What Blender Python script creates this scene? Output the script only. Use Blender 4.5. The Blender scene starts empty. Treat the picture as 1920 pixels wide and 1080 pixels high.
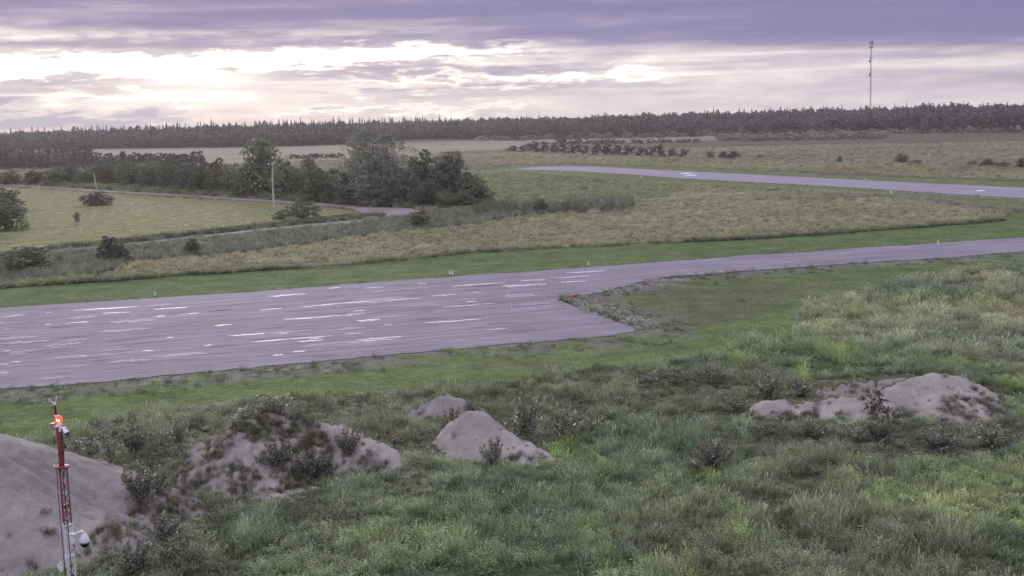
import bpy, math, random
import numpy as np
from mathutils import Matrix, Vector

random.seed(7)
rng = np.random.default_rng(11)
SC = bpy.context.scene
COL = SC.collection
R = math.radians

# ------------------------------------------------------------------ camera
H = 16.0                      # the weather camera looks out from a 16 m mast
F = 2250.0                    # focal length in photo pixels (1920 wide)
PITCH = R(8.07); ROLL = R(1.55)
fw = np.array([0, math.cos(PITCH), -math.sin(PITCH)])
r0 = np.array([1.0, 0, 0]); u0 = np.cross(r0, fw)
rt = r0 * math.cos(ROLL) - u0 * math.sin(ROLL)
up = u0 * math.cos(ROLL) + r0 * math.sin(ROLL)
cam_d = bpy.data.cameras.new('camera'); cam = bpy.data.objects.new('camera', cam_d); COL.objects.link(cam)
cam_d.sensor_width = 36; cam_d.lens = F / 1920 * 36; cam_d.clip_end = 20000; cam_d.clip_start = 0.5
M4 = Matrix(((rt[0], up[0], -fw[0], 0), (rt[1], up[1], -fw[1], 0), (rt[2], up[2], -fw[2], H), (0, 0, 0, 1)))
cam.matrix_world = M4
SC.camera = cam

# ------------------------------------------------------------------ render + exposure
SC.view_settings.view_transform = 'Standard'
SC.view_settings.look = 'None'
SC.view_settings.exposure = 0.32
SC.view_settings.gamma = 1.0
SC.view_settings.use_curve_mapping = False
SC.render.engine = 'CYCLES'
SC.cycles.use_denoising = True
SC.cycles.max_bounces = 6
SC.cycles.transparent_max_bounces = 6
SC.cycles.volume_bounces = 0
SC.cycles.use_adaptive_sampling = False

# ------------------------------------------------------------------ world: thin NISHITA sky behind broken cloud
SUN_AZ = R(-15.0); SUN_EL = R(9.0)
W = bpy.data.worlds.new('World'); SC.world = W; W.use_nodes = True
nt = W.node_tree; nt.nodes.clear()

class X:                       # tiny expression helper for math nodes
    tree = nt
    def __init__(s, sock): s.s = sock
    @staticmethod
    def m(op, *a):
        n = X.tree.nodes.new('ShaderNodeMath'); n.operation = op
        for i, v in enumerate(a):
            if isinstance(v, X): X.tree.links.new(v.s, n.inputs[i])
            else: n.inputs[i].default_value = float(v)
        return X(n.outputs[0])
    def __add__(a, b): return X.m('ADD', a, b)
    __radd__ = __add__
    def __sub__(a, b): return X.m('SUBTRACT', a, b)
    def __rsub__(a, b): return X.m('SUBTRACT', b, a)
    def __mul__(a, b): return X.m('MULTIPLY', a, b)
    __rmul__ = __mul__
    def __truediv__(a, b): return X.m('DIVIDE', a, b)
def sstep(x, a, b):            # smooth 0..1 between a and b
    n = X.tree.nodes.new('ShaderNodeMapRange'); n.interpolation_type = 'SMOOTHSTEP'
    X.tree.links.new(x.s, n.inputs['Value'])
    if a < b:
        n.inputs['From Min'].default_value = a; n.inputs['From Max'].default_value = b
    else:
        n.inputs['From Min'].default_value = b; n.inputs['From Max'].default_value = a
        n.inputs['To Min'].default_value = 1; n.inputs['To Max'].default_value = 0
    return X(n.outputs['Result'])
def bump_(x, c, w):            # bell of half width w round c
    d = (x - c) / w
    return X.m('EXPONENT', (d * d) * -1.0)

tc = nt.nodes.new('ShaderNodeTexCoord')
sep = nt.nodes.new('ShaderNodeSeparateXYZ'); nt.links.new(tc.outputs['Generated'], sep.inputs[0])
dx, dy, dz = X(sep.outputs[0]), X(sep.outputs[1]), X(sep.outputs[2])
U = X.m('ARCTAN2', dx, dy) * 2250.0                       # azimuth, photo pixels from the view axis
hyp = X.m('SQRT', dx * dx + dy * dy + 1e-6)
V = X.m('MAXIMUM', dz, 0.0) / hyp * 2250.0                # height above the horizon
def sky_noise(su, sv, detail, off, rough=0.55):
    c = nt.nodes.new('ShaderNodeCombineXYZ')
    for i, e in enumerate((dx * (2250 / su), dy * (2250 / su), X.m('MINIMUM', V, 2500.0) * (1 / sv) + off)):
        nt.links.new(e.s, c.inputs[i])
    n = nt.nodes.new('ShaderNodeTexNoise'); nt.links.new(c.outputs[0], n.inputs['Vector'])
    n.inputs['Scale'].default_value = 1.0; n.inputs['Detail'].default_value = detail
    n.inputs['Roughness'].default_value = rough
    return X(n.outputs['Fac']) - 0.5
n_big = sky_noise(420, 48, 5, 3.1)
n_fine = sky_noise(150, 15, 6, 9.7, 0.6)
n_warp = sky_noise(170, 30, 5, 21.3, 0.6)
n_str = sky_noise(620, 20, 4, 14.2, 0.5)
n_edge = sky_noise(60, 14, 4, 5.5, 0.6)
def az(u): return math.atan((u - 960) / 2250) * 2250
V2 = V + n_warp * 75.0 + n_edge * 34.0
b = 0.65 - 0.58 * sstep(V + n_big * 60.0 + n_warp * 40.0 + U * 0.034, 106, 172)
b = b + n_big * 0.72 * sstep(V, 15, 110) + n_fine * 0.55 * sstep(V, -40, 60) + n_edge * 0.22 + n_str * 0.95 * sstep(V, 20, 70)
b = b - 0.12 * sstep(U, az(1100), az(1850)) * sstep(V, 5, 60) - 0.10 * bump_(V2, 14, 15) * sstep(U, az(330), az(60))
left = sstep(U, az(1030), az(760))
# bright gaps and dark bars of cloud near the horizon, where the sun is hidden
def band(c, w, soft):                  # flat-topped band of half width w with ragged, fairly crisp edges
    return sstep(X.m('ABSOLUTE', c), w + soft, w - soft)
V3 = V + n_warp * 60.0 + n_edge * 55.0 + n_fine * 30.0
s1c = V3 - (103 + (U - az(0)) * 0.027)
s1w = 17.0 - 9.0 * sstep(U, az(640), az(1000))
s1 = sstep(X.m('ABSOLUTE', s1c) - s1w, 9, -5) * sstep(U, az(1130), az(940)) * sstep(U, az(-700), az(-100))
s2 = bump_(V3, 42, 26) * bump_(U, az(310), 330.0)
s2c = band(V3 - 57, 9, 7) * bump_(U, az(230), 170.0)
s2b = band(V3 - 78, 12, 9) * bump_(U, az(395), 130.0)
s3 = band(V3 + n_edge * 30.0 - 72, 8, 7) * sstep(U, az(590), az(760)) * sstep(U, az(1310), az(1180))
s3b = band(V3 - 56, 4, 5) * sstep(U, az(560), az(680)) * sstep(U, az(900), az(800))
s4 = bump_(V3, 24, 7) * sstep(U, az(480), az(620)) * sstep(U, az(1100), az(950))
d1 = band(V3 - 88, 11, 9) * sstep(U, az(470), az(560)) * sstep(U, az(1350), az(800))
d2 = band(V3 - 79, 9, 7) * sstep(U, az(350), az(250))
d3 = bump_(V3, 146, 15) * sstep(U, az(700), az(250))
d4 = band(V3 - 50, 7, 6) * sstep(U, az(120), az(20))
d5 = bump_(V3, 10, 10) * sstep(U, az(420), az(250))
bars = sstep(n_fine, 0.10, 0.22) * bump_(V, 40, 32) * sstep(U, az(1300), az(700))
b = b + s1 * 0.55 + s2 * 0.20 + s2c * 0.3 + s2b * 0.20 + s3 * 0.30 + s3b * 0.22 + s4 * 0.22 - d1 * 0.26 - d2 * 0.10 - d3 * 0.16 - d4 * 0.42 - d5 * 0.32 - bars * 0.36 + 0.30 * bump_(V2, 172, 19) * left
b = X.m('MINIMUM', X.m('MAXIMUM', b, 0.0), 1.0)
ramp = nt.nodes.new('ShaderNodeValToRGB'); nt.links.new(b.s, ramp.inputs['Fac'])
cr = ramp.color_ramp
stops = [(0.0, (.165, .157, .31)), (0.22, (.215, .198, .35)), (0.42, (.36, .32, .42)), (0.62, (.57, .515, .55)),
         (0.8, (.78, .715, .70)), (0.93, (.97, .92, .86)), (1.0, (1.14, 1.08, .98))]
cr.elements[0].position = 0; cr.elements[0].color = (*stops[0][1], 1)
cr.elements[1].position = 1; cr.elements[1].color = (*stops[-1][1], 1)
for p, c in stops[1:-1]:
    e = cr.elements.new(p); e.color = (*c, 1)
# the overcast brightens evenly towards the zenith, as a cloud sheet does
zen = nt.nodes.new('ShaderNodeMix'); zen.data_type = 'RGBA'
nt.links.new(sstep(V, 260, 1500).s, zen.inputs[0]); nt.links.new(ramp.outputs[0], zen.inputs[6])
zc = nt.nodes.new('ShaderNodeVectorMath'); zc.operation = 'SCALE'; zc.inputs[0].default_value = (.80, .755, .94)
nt.links.new((1.0 + n_big * 0.5).s, zc.inputs['Scale']); nt.links.new(zc.outputs[0], zen.inputs[7])
lowb = nt.nodes.new('ShaderNodeMix'); lowb.data_type = 'RGBA'      # blue-grey cloud bank low on the left
nt.links.new(X.m('MINIMUM', d5 * 0.75 + d4 * 0.5, 0.8).s, lowb.inputs[0]); nt.links.new(zen.outputs[2], lowb.inputs[6]); lowb.inputs[7].default_value = (.37, .41, .52, 1)
vm = nt.nodes.new('ShaderNodeVectorMath'); vm.operation = 'SCALE'
nt.links.new(lowb.outputs[2], vm.inputs[0]); vm.inputs['Scale'].default_value = 10.0
skyt = nt.nodes.new('ShaderNodeTexSky'); skyt.sky_type = 'NISHITA'; skyt.sun_disc = False
skyt.sun_elevation = SUN_EL; skyt.sun_rotation = SUN_AZ; skyt.altitude = 300
mx = nt.nodes.new('ShaderNodeMix'); mx.data_type = 'RGBA'; mx.inputs[0].default_value = 0.988
nt.links.new(skyt.outputs[0], mx.inputs[6]); nt.links.new(vm.outputs[0], mx.inputs[7])
bg = nt.nodes.new('ShaderNodeBackground'); bg.inputs['Strength'].default_value = 0.1
nt.links.new(mx.outputs[2], bg.inputs['Color'])
out = nt.nodes.new('ShaderNodeOutputWorld'); nt.links.new(bg.outputs[0], out.inputs['Surface'])

sun_d = bpy.data.lights.new('sun', 'SUN'); sun = bpy.data.objects.new('sun', sun_d); COL.objects.link(sun)
sun_d.energy = 1.2; sun_d.angle = R(12); sun_d.color = (1.0, 0.88, 0.78)
sdir = Vector((math.sin(SUN_AZ) * math.cos(SUN_EL), math.cos(SUN_AZ) * math.cos(SUN_EL), math.sin(SUN_EL)))
sun.rotation_euler = sdir.to_track_quat('Z', 'Y').to_euler()
sun.location = (0, 0, 60)

# ------------------------------------------------------------------ helpers
def ray(u, v):
    return fw + rt * ((u - 960) / F) - up * ((v - 540) / F)
def gp(u, v, z=0.0):                       # point of the ground seen at photo pixel (u, v)
    d = ray(u, v); t = (z - H) / d[2]
    return np.array([d[0] * t, d[1] * t, z])
def at(u, v, Y):                           # point at world distance Y on the sight line of (u, v)
    d = ray(u, v); t = Y / d[1]
    return np.array([d[0] * t, Y, H + d[2] * t])
def proj(P):
    P = np.asarray(P, float); q = P - np.array([0, 0, H])
    w = q @ fw
    w = np.where(w > 0.1, w, 0.1)
    return 960 + F * (q @ rt) / w, 540 - F * (q @ up) / w
def mpp(y): return y / F                   # metres per photo pixel at distance y

_l = rng.random((257, 257)); _l[256] = _l[0]; _l[:, 256] = _l[:, 0]
def vnoise(x, y, s, off=0.0):
    x = np.asarray(x, float) / s + off * 17.3; y = np.asarray(y, float) / s + off * 9.1
    xi = np.floor(x).astype(int); yi = np.floor(y).astype(int); fx = x - xi; fy = y - yi
    fx = fx * fx * (3 - 2 * fx); fy = fy * fy * (3 - 2 * fy); xi %= 256; yi %= 256
    a = _l[xi, yi]; b_ = _l[xi + 1, yi]; c = _l[xi, yi + 1]; d = _l[xi + 1, yi + 1]
    return (a * (1 - fx) + b_ * fx) * (1 - fy) + (c * (1 - fx) + d * fx) * fy
def fbm(x, y, s, off=0.0, n=4):
    t = 0; a = 0.5; tot = 0
    for i in range(n):
        t = t + a * vnoise(x, y, s / 2 ** i, off + i); tot += a; a *= 0.55
    return t / tot

def mesh_np(name, verts, faces, mats, attrs=None, smooth=False, midx=None):
    me = bpy.data.meshes.new(name)
    verts = np.asarray(verts, np.float32); faces = np.asarray(faces, np.int32); k = faces.shape[1]
    me.vertices.add(len(verts)); me.vertices.foreach_set('co', verts.ravel())
    me.loops.add(faces.size); me.loops.foreach_set('vertex_index', faces.ravel())
    me.polygons.add(len(faces)); me.polygons.foreach_set('loop_start', np.arange(0, faces.size, k, dtype=np.int32))
    me.polygons.foreach_set('loop_total', np.full(len(faces), k, np.int32))
    if smooth: me.polygons.foreach_set('use_smooth', np.ones(len(faces), bool))
    for m in (mats if isinstance(mats, (list, tuple)) else [mats]): me.materials.append(m)
    if midx is not None: me.polygons.foreach_set('material_index', np.asarray(midx, np.int32))
    for an, (ty, data) in (attrs or {}).items():
        at_ = me.attributes.new(an, ty, 'POINT')
        at_.data.foreach_set('color' if ty == 'FLOAT_COLOR' else 'value', np.asarray(data, np.int32 if ty == 'INT' else np.float32).ravel())
    me.update(); me.validate()
    return me
def mesh_py(name, verts, faces, mats, smooth=False):
    me = bpy.data.meshes.new(name); me.from_pydata([tuple(map(float, v)) for v in verts], [], faces)
    for m in (mats if isinstance(mats, (list, tuple)) else [mats]): me.materials.append(m)
    if smooth: me.polygons.foreach_set('use_smooth', [True] * len(me.polygons))
    me.update(); return me
def obj(name, me, parent=None, loc=None, rot=None, scale=None):
    o = bpy.data.objects.new(name, me); COL.objects.link(o)
    if parent: o.parent = parent
    if loc is not None: o.location = tuple(map(float, loc))
    if rot is not None: o.rotation_euler = rot
    if scale is not None: o.scale = scale
    return o
def tag(o, label=None, cat=None, group=None, kind=None):
    if label: o['label'] = label
    if cat: o['category'] = cat
    if group: o['group'] = group
    if kind: o['kind'] = kind
    return o
def tube(path, radii, n=6, cap=True):
    vs, fs = [], []
    path = [Vector(p) for p in path]
    for i, p in enumerate(path):
        d = (path[min(i + 1, len(path) - 1)] - path[max(i - 1, 0)]).normalized()
        a = d.cross(Vector((0, 0, 1))) if abs(d.z) < 0.95 else d.cross(Vector((1, 0, 0)))
        a.normalize(); c = d.cross(a)
        for k in range(n):
            t = 2 * math.pi * k / n
            vs.append(p + (a * math.cos(t) + c * math.sin(t)) * radii[i])
    for i in range(len(path) - 1):
        for k in range(n):
            fs.append((i * n + k, i * n + (k + 1) % n, (i + 1) * n + (k + 1) % n, (i + 1) * n + k))
    if cap:
        fs.append(tuple(range(n))[::-1]); fs.append(tuple((len(path) - 1) * n + k for k in range(n)))
    return [tuple(v) for v in vs], fs
def join(parts):
    V_, F_ = [], []
    for v, f in parts:
        o = len(V_); V_ += list(v); F_ += [tuple(i + o for i in q) for q in f]
    return V_, F_
def box(cx, cy, cz, sx, sy, sz):
    v = [(cx + a * sx / 2, cy + b_ * sy / 2, cz + c * sz / 2) for a in (-1, 1) for b_ in (-1, 1) for c in (-1, 1)]
    return v, [(0, 1, 3, 2), (4, 6, 7, 5), (0, 4, 5, 1), (2, 3, 7, 6), (0, 2, 6, 4), (1, 5, 7, 3)]
def lathe(prof, n=16, c=(0, 0, 0)):
    vs, fs = [], []
    for r_, z in prof:
        for k in range(n):
            t = 2 * math.pi * k / n
            vs.append((c[0] + r_ * math.cos(t), c[1] + r_ * math.sin(t), c[2] + z))
    for i in range(len(prof) - 1):
        for k in range(n):
            fs.append((i * n + k, i * n + (k + 1) % n, (i + 1) * n + (k + 1) % n, (i + 1) * n + k))
    fs.append(tuple(range(n))[::-1]); fs.append(tuple((len(prof) - 1) * n + k for k in range(n)))
    return vs, fs

# ------------------------------------------------------------------ materials
def new_mat(name):
    m = bpy.data.materials.new(name); m.use_nodes = True; t = m.node_tree
    return m, t, t.nodes['Principled BSDF'], t.nodes['Material Output']
def plain(name, col, rough=0.5, metal=0.0, noise=0.12, scale=8.0, spec=0.4):
    m, t, p, o = new_mat(name)
    tx = t.nodes.new('ShaderNodeTexCoord'); n = t.nodes.new('ShaderNodeTexNoise'); n.inputs['Scale'].default_value = scale
    n.inputs['Detail'].default_value = 5; t.links.new(tx.outputs['Object'], n.inputs['Vector'])
    mr = t.nodes.new('ShaderNodeMapRange'); mr.inputs['To Min'].default_value = 1 - noise; mr.inputs['To Max'].default_value = 1 + noise
    mr.inputs['From Min'].default_value = .3; mr.inputs['From Max'].default_value = .7
    t.links.new(n.outputs['Fac'], mr.inputs['Value'])
    v = t.nodes.new('ShaderNodeVectorMath'); v.operation = 'SCALE'; v.inputs[0].default_value = col
    t.links.new(mr.outputs[0], v.inputs['Scale']); t.links.new(v.outputs[0], p.inputs['Base Color'])
    p.inputs['Roughness'].default_value = rough; p.inputs['Metallic'].default_value = metal
    p.inputs['Specular IOR Level'].default_value = spec
    return m
def leaf_mat(name, col, instancer=False, trans=0.42, rough=0.5, spec=0.25, objvar=0.25):
    m, t, p, o = new_mat(name)
    a = t.nodes.new('ShaderNodeAttribute'); a.attribute_name = 'tint'
    v = t.nodes.new('ShaderNodeVectorMath'); v.operation = 'SCALE'
    if instancer:
        ia = t.nodes.new('ShaderNodeAttribute'); ia.attribute_type = 'INSTANCER'; ia.attribute_name = 'col'
        t.links.new(ia.outputs['Color'], v.inputs[0]); t.links.new(a.outputs['Fac'], v.inputs['Scale'])
    else:
        v.inputs[0].default_value = col
        oi = t.nodes.new('ShaderNodeObjectInfo'); mr = t.nodes.new('ShaderNodeMapRange')
        mr.inputs['To Min'].default_value = 1 - objvar; mr.inputs['To Max'].default_value = 1 + objvar
        t.links.new(oi.outputs['Random'], mr.inputs['Value'])
        mm = t.nodes.new('ShaderNodeMath'); mm.operation = 'MULTIPLY'
        t.links.new(mr.outputs[0], mm.inputs[0]); t.links.new(a.outputs['Fac'], mm.inputs[1])
        t.links.new(mm.outputs[0], v.inputs['Scale'])
    t.links.new(v.outputs[0], p.inputs['Base Color'])
    p.inputs['Roughness'].default_value = rough; p.inputs['Specular IOR Level'].default_value = spec
    tr = t.nodes.new('ShaderNodeBsdfTranslucent'); t.links.new(v.outputs[0], tr.inputs['Color'])
    mix = t.nodes.new('ShaderNodeMixShader'); mix.inputs[0].default_value = trans
    t.links.new(p.outputs[0], mix.inputs[1]); t.links.new(tr.outputs[0], mix.inputs[2]); t.links.new(mix.outputs[0], o.inputs['Surface'])
    return m
BARK = plain('bark', (.11, .10, .09), .9, scale=3)
PALE_BARK = plain('pale_bark', (.36, .34, .32), .85, scale=2, noise=.3)
L_GROVE = leaf_mat('grove_leaf', (.195, .222, .145))
L_SILVER = leaf_mat('silver_leaf', (.262, .278, .218))
L_DARK = leaf_mat('dark_leaf', (.135, .142, .110))
L_OLIVE = leaf_mat('olive_leaf', (.185, .190, .105))
L_FAR = leaf_mat('far_leaf', (.145, .150, .125), objvar=.3)
L_SPRUCE = leaf_mat('spruce_needle', (.055, .060, .050), objvar=.2, trans=.1)
L_SHRUB = leaf_mat('shrub_leaf', (.24, .25, .19), spec=.6, rough=.35)
L_SHRUBDK = leaf_mat('dark_shrub_leaf', (.20, .205, .16), spec=.4, rough=.4)
L_RED = leaf_mat('reddish_weed_leaf', (.15, .12, .095))
L_YELLOW = leaf_mat('yellow_leaf', (.34, .26, .09))
GRASS = leaf_mat('grass_blade', None, True, trans=.35, rough=.55, spec=.2)
WHITE = plain('white_paint', (.80, .81, .85), .4)
RED = plain('red_paint', (.26, .075, .065), .6, noise=.4, scale=5)
GALV = plain('galvanised_steel', (.42, .42, .44), .45, .5)
DARKST = plain('dark_steel', (.07, .07, .08), .5, .3)
BLACKGL = plain('smoked_dome', (.012, .012, .014), .08, spec=.6)
WOOD = plain('weathered_wood', (.52, .49, .47), .85, noise=.35, scale=1.3)
ROCKM = plain('pale_stone', (.33, .315, .30), .9, noise=.3, scale=2)
ORANGE = plain('orange_plastic', (.70, .16, .06), .5)
def emis(name, col, st):
    m, t, p, o = new_mat(name); p.inputs['Emission Color'].default_value = (*col, 1); p.inputs['Emission Strength'].default_value = st
    p.inputs['Base Color'].default_value = (*col, 1); return m
REDLENS = emis('lit_red_lens', (1.0, .06, .015), 1.6)
REDHOT = emis('lit_lamp_core', (1.0, .42, .25), 9.0)

def ground_mat():
    m, t, p, o = new_mat('ground_soil_and_turf')
    a = t.nodes.new('ShaderNodeAttribute'); a.attribute_name = 'gcol'
    g = t.nodes.new('ShaderNodeNewGeometry')
    fac = None
    for sc, am in ((0.35, .28), (1.6, .3), (7.0, .35)):
        n = t.nodes.new('ShaderNodeTexNoise'); n.inputs['Scale'].default_value = sc; n.inputs['Detail'].default_value = 4
        t.links.new(g.outputs['Position'], n.inputs['Vector'])
        mr = t.nodes.new('ShaderNodeMapRange'); mr.inputs['From Min'].default_value = .28; mr.inputs['From Max'].default_value = .72
        mr.inputs['To Min'].default_value = 1 - am; mr.inputs['To Max'].default_value = 1 + am
        t.links.new(n.outputs['Fac'], mr.inputs['Value'])
        if fac is None: fac = mr.outputs[0]
        else:
            q = t.nodes.new('ShaderNodeMath'); q.operation = 'MULTIPLY'; t.links.new(fac, q.inputs[0]); t.links.new(mr.outputs[0], q.inputs[1]); fac = q.outputs[0]
    v = t.nodes.new('ShaderNodeVectorMath'); v.operation = 'SCALE'
    t.links.new(a.outputs['Color'], v.inputs[0]); t.links.new(fac, v.inputs['Scale'])
    t.links.new(v.outputs[0], p.inputs['Base Color']); p.inputs['Roughness'].default_value = .95; p.inputs['Specular IOR Level'].default_value = .05
    bp = t.nodes.new('ShaderNodeBump'); bp.inputs['Strength'].default_value = .6; bp.inputs['Distance'].default_value = .08
    t.links.new(fac, bp.inputs['Height']); t.links.new(bp.outputs[0], p.inputs['Normal'])
    return m
GROUND = ground_mat()
def asphalt(name, col, streak=0.16):
    m, t, p, o = new_mat(name)
    tx = t.nodes.new('ShaderNodeTexCoord')
    mp = t.nodes.new('ShaderNodeMapping'); mp.inputs['Scale'].default_value = (.045, .9, 1); t.links.new(tx.outputs['Object'], mp.inputs[0])
    fac = None
    for vec, sc, am in ((mp.outputs[0], 1.0, streak), (mp.outputs[0], 3.3, streak * .7), (tx.outputs['Object'], .16, .12), (tx.outputs['Object'], 30, .10), (tx.outputs['Object'], 2.2, .07)):
        n = t.nodes.new('ShaderNodeTexNoise'); n.inputs['Scale'].default_value = sc; n.inputs['Detail'].default_value = 5
        t.links.new(vec, n.inputs['Vector'])
        mr = t.nodes.new('ShaderNodeMapRange'); mr.inputs['From Min'].default_value = .3; mr.inputs['From Max'].default_value = .7
        mr.inputs['To Min'].default_value = 1 - am; mr.inputs['To Max'].default_value = 1 + am
        t.links.new(n.outputs['Fac'], mr.inputs['Value'])
        if fac is None: fac = mr.outputs[0]
        else:
            q = t.nodes.new('ShaderNodeMath'); q.operation = 'MULTIPLY'; t.links.new(fac, q.inputs[0]); t.links.new(mr.outputs[0], q.inputs[1]); fac = q.outputs[0]
    v = t.nodes.new('ShaderNodeVectorMath'); v.operation = 'SCALE'; v.inputs[0].default_value = col
    t.links.new(fac, v.inputs['Scale']); t.links.new(v.outputs[0], p.inputs['Base Color'])
    p.inputs['Roughness'].default_value = .85; p.inputs['Specular IOR Level'].default_value = .15
    return m
ASPH = asphalt('old_asphalt', (.235, .225, .262), .22)
ASPH2 = asphalt('smooth_asphalt', (.285, .268, .325), .06)
GRAVEL = asphalt('gravel', (.29, .265, .26), .15)
PALE = plain('pale_patch', (.60, .575, .63), .6, spec=.25, noise=.15, scale=1.0)
PALE2 = plain('faint_pale_patch', (.315, .302, .36), .75, spec=.15, noise=.15, scale=1.0)
TARM = plain('tar_streak', (.145, .14, .175), .8, noise=.2, scale=1.0)
def sand_mat(name, base):
    m, t, p, o = new_mat(name)
    tx = t.nodes.new('ShaderNodeTexCoord'); fac = None
    for sc, am in ((.22, .24), (1.1, .16), (9, .12), (40, .16)):
        n = t.nodes.new('ShaderNodeTexNoise'); n.inputs['Scale'].default_value = sc; n.inputs['Detail'].default_value = 5
        t.links.new(tx.outputs['Object'], n.inputs['Vector'])
        mr = t.nodes.new('ShaderNodeMapRange'); mr.inputs['From Min'].default_value = .3; mr.inputs['From Max'].default_value = .7
        mr.inputs['To Min'].default_value = 1 - am; mr.inputs['To Max'].default_value = 1 + am
        t.links.new(n.outputs['Fac'], mr.inputs['Value'])
        if fac is None: fac = mr.outputs[0]
        else:
            q = t.nodes.new('ShaderNodeMath'); q.operation = 'MULTIPLY'; t.links.new(fac, q.inputs[0]); t.links.new(mr.outputs[0], q.inputs[1]); fac = q.outputs[0]
    v = t.nodes.new('ShaderNodeVectorMath'); v.operation = 'SCALE'; v.inputs[0].default_value = base
    t.links.new(fac, v.inputs['Scale']); t.links.new(v.outputs[0], p.inputs['Base Color'])
    p.inputs['Roughness'].default_value = .95; p.inputs['Specular IOR Level'].default_value = .1
    bp = t.nodes.new('ShaderNodeBump'); bp.inputs['Strength'].default_value = .5; bp.inputs['Distance'].default_value = .06
    t.links.new(fac, bp.inputs['Height']); t.links.new(bp.outputs[0], p.inputs['Normal'])
    return m
SAND = sand_mat('sand', (.30, .285, .262)); SAND_DRY = sand_mat('dry_sand', (.38, .358, .325)); SAND_DAMP = sand_mat('damp_sand', (.275, .26, .238))

# ------------------------------------------------------------------ where things lie on the ground (outlines read off the photo as ground points)
APRON = [(-800, 630), (-120, 584), (0, 577), (150, 568), (320, 558), (480, 547), (640, 534), (760, 526), (880, 517), (1000, 509), (1140, 499), (1280, 488), (1420, 478),
         (1560, 469), (1700, 460), (1800, 453), (1920, 445), (2080, 434), (2700, 390), (2700, 416), (2080, 461), (1920, 472), (1760, 484), (1600, 494), (1440, 505), (1280, 517), (1215, 525), (1180, 536),
         (1115, 550), (1052, 557), (1048, 564), (1085, 577), (1130, 592), (1170, 605), (1196, 616), (1192, 623), (1150, 631), (1070, 637), (980, 643), (830, 656), (640, 674), (520, 685), (400, 697),
         (280, 709), (200, 717), (90, 724), (0, 730), (-120, 739), (-800, 794)]
RUNWAY = [(962, 318), (985, 315), (1010, 312.5), (1060, 312), (1110, 312.5), (1280, 321), (1440, 329), (1600, 337), (1760, 345), (1920, 352), (2100, 361), (2900, 401), (2900, 432), (2100, 382),
          (1920, 372), (1800, 365), (1700, 358), (1600, 352), (1500, 346.5), (1390, 340.5), (1280, 334.5), (1180, 327), (1080, 321), (1000, 318.5)]
ROAD = [(-60, 343), (30, 346.5), (100, 351), (200, 357), (300, 363), (400, 368.5), (500, 375), (600, 381), (680, 386), (730, 389), (772, 391), (786, 396), (775, 403), (735, 406), (700, 409), (640, 415), (560, 422),
        (460, 432), (360, 443), (250, 455), (150, 465), (60, 472), (-40, 479), (-40, 482), (60, 475), (150, 468.5), (250, 459), (360, 447), (460, 436.5), (560, 427), (640, 420.5), (690, 416), (670, 411),
        (676, 400), (664, 392), (640, 388), (600, 385.5), (500, 378.5), (400, 371.5), (300, 366), (200, 360), (100, 354), (30, 349), (-60, 345)]
def inpoly(u, v, poly):
    u = np.asarray(u, float); v = np.asarray(v, float); c = np.zeros(u.shape, bool)
    n = len(poly)
    for i in range(n):
        x1, y1 = poly[i]; x2, y2 = poly[(i + 1) % n]
        if y1 == y2: continue
        k = ((y1 > v) != (y2 > v)) & (u < (x2 - x1) * (v - y1) / (y2 - y1) + x1)
        c ^= k
    return c
def seg_dist(x, y, pts):
    d = np.full(np.shape(x), 1e9)
    for (x1, y1), (x2, y2) in zip(pts[:-1], pts[1:]):
        L2 = (x2 - x1) ** 2 + (y2 - y1) ** 2 + 1e-9
        t = np.clip(((x - x1) * (x2 - x1) + (y - y1) * (y2 - y1)) / L2, 0, 1)
        d = np.minimum(d, np.hypot(x - x1 - t * (x2 - x1), y - y1 - t * (y2 - y1)))
    return d

def lin(c):
    c = np.asarray(c, float) / 255
    return np.where(c <= .04045, c / 12.92, ((c + .055) / 1.055) ** 2.4)
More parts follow.
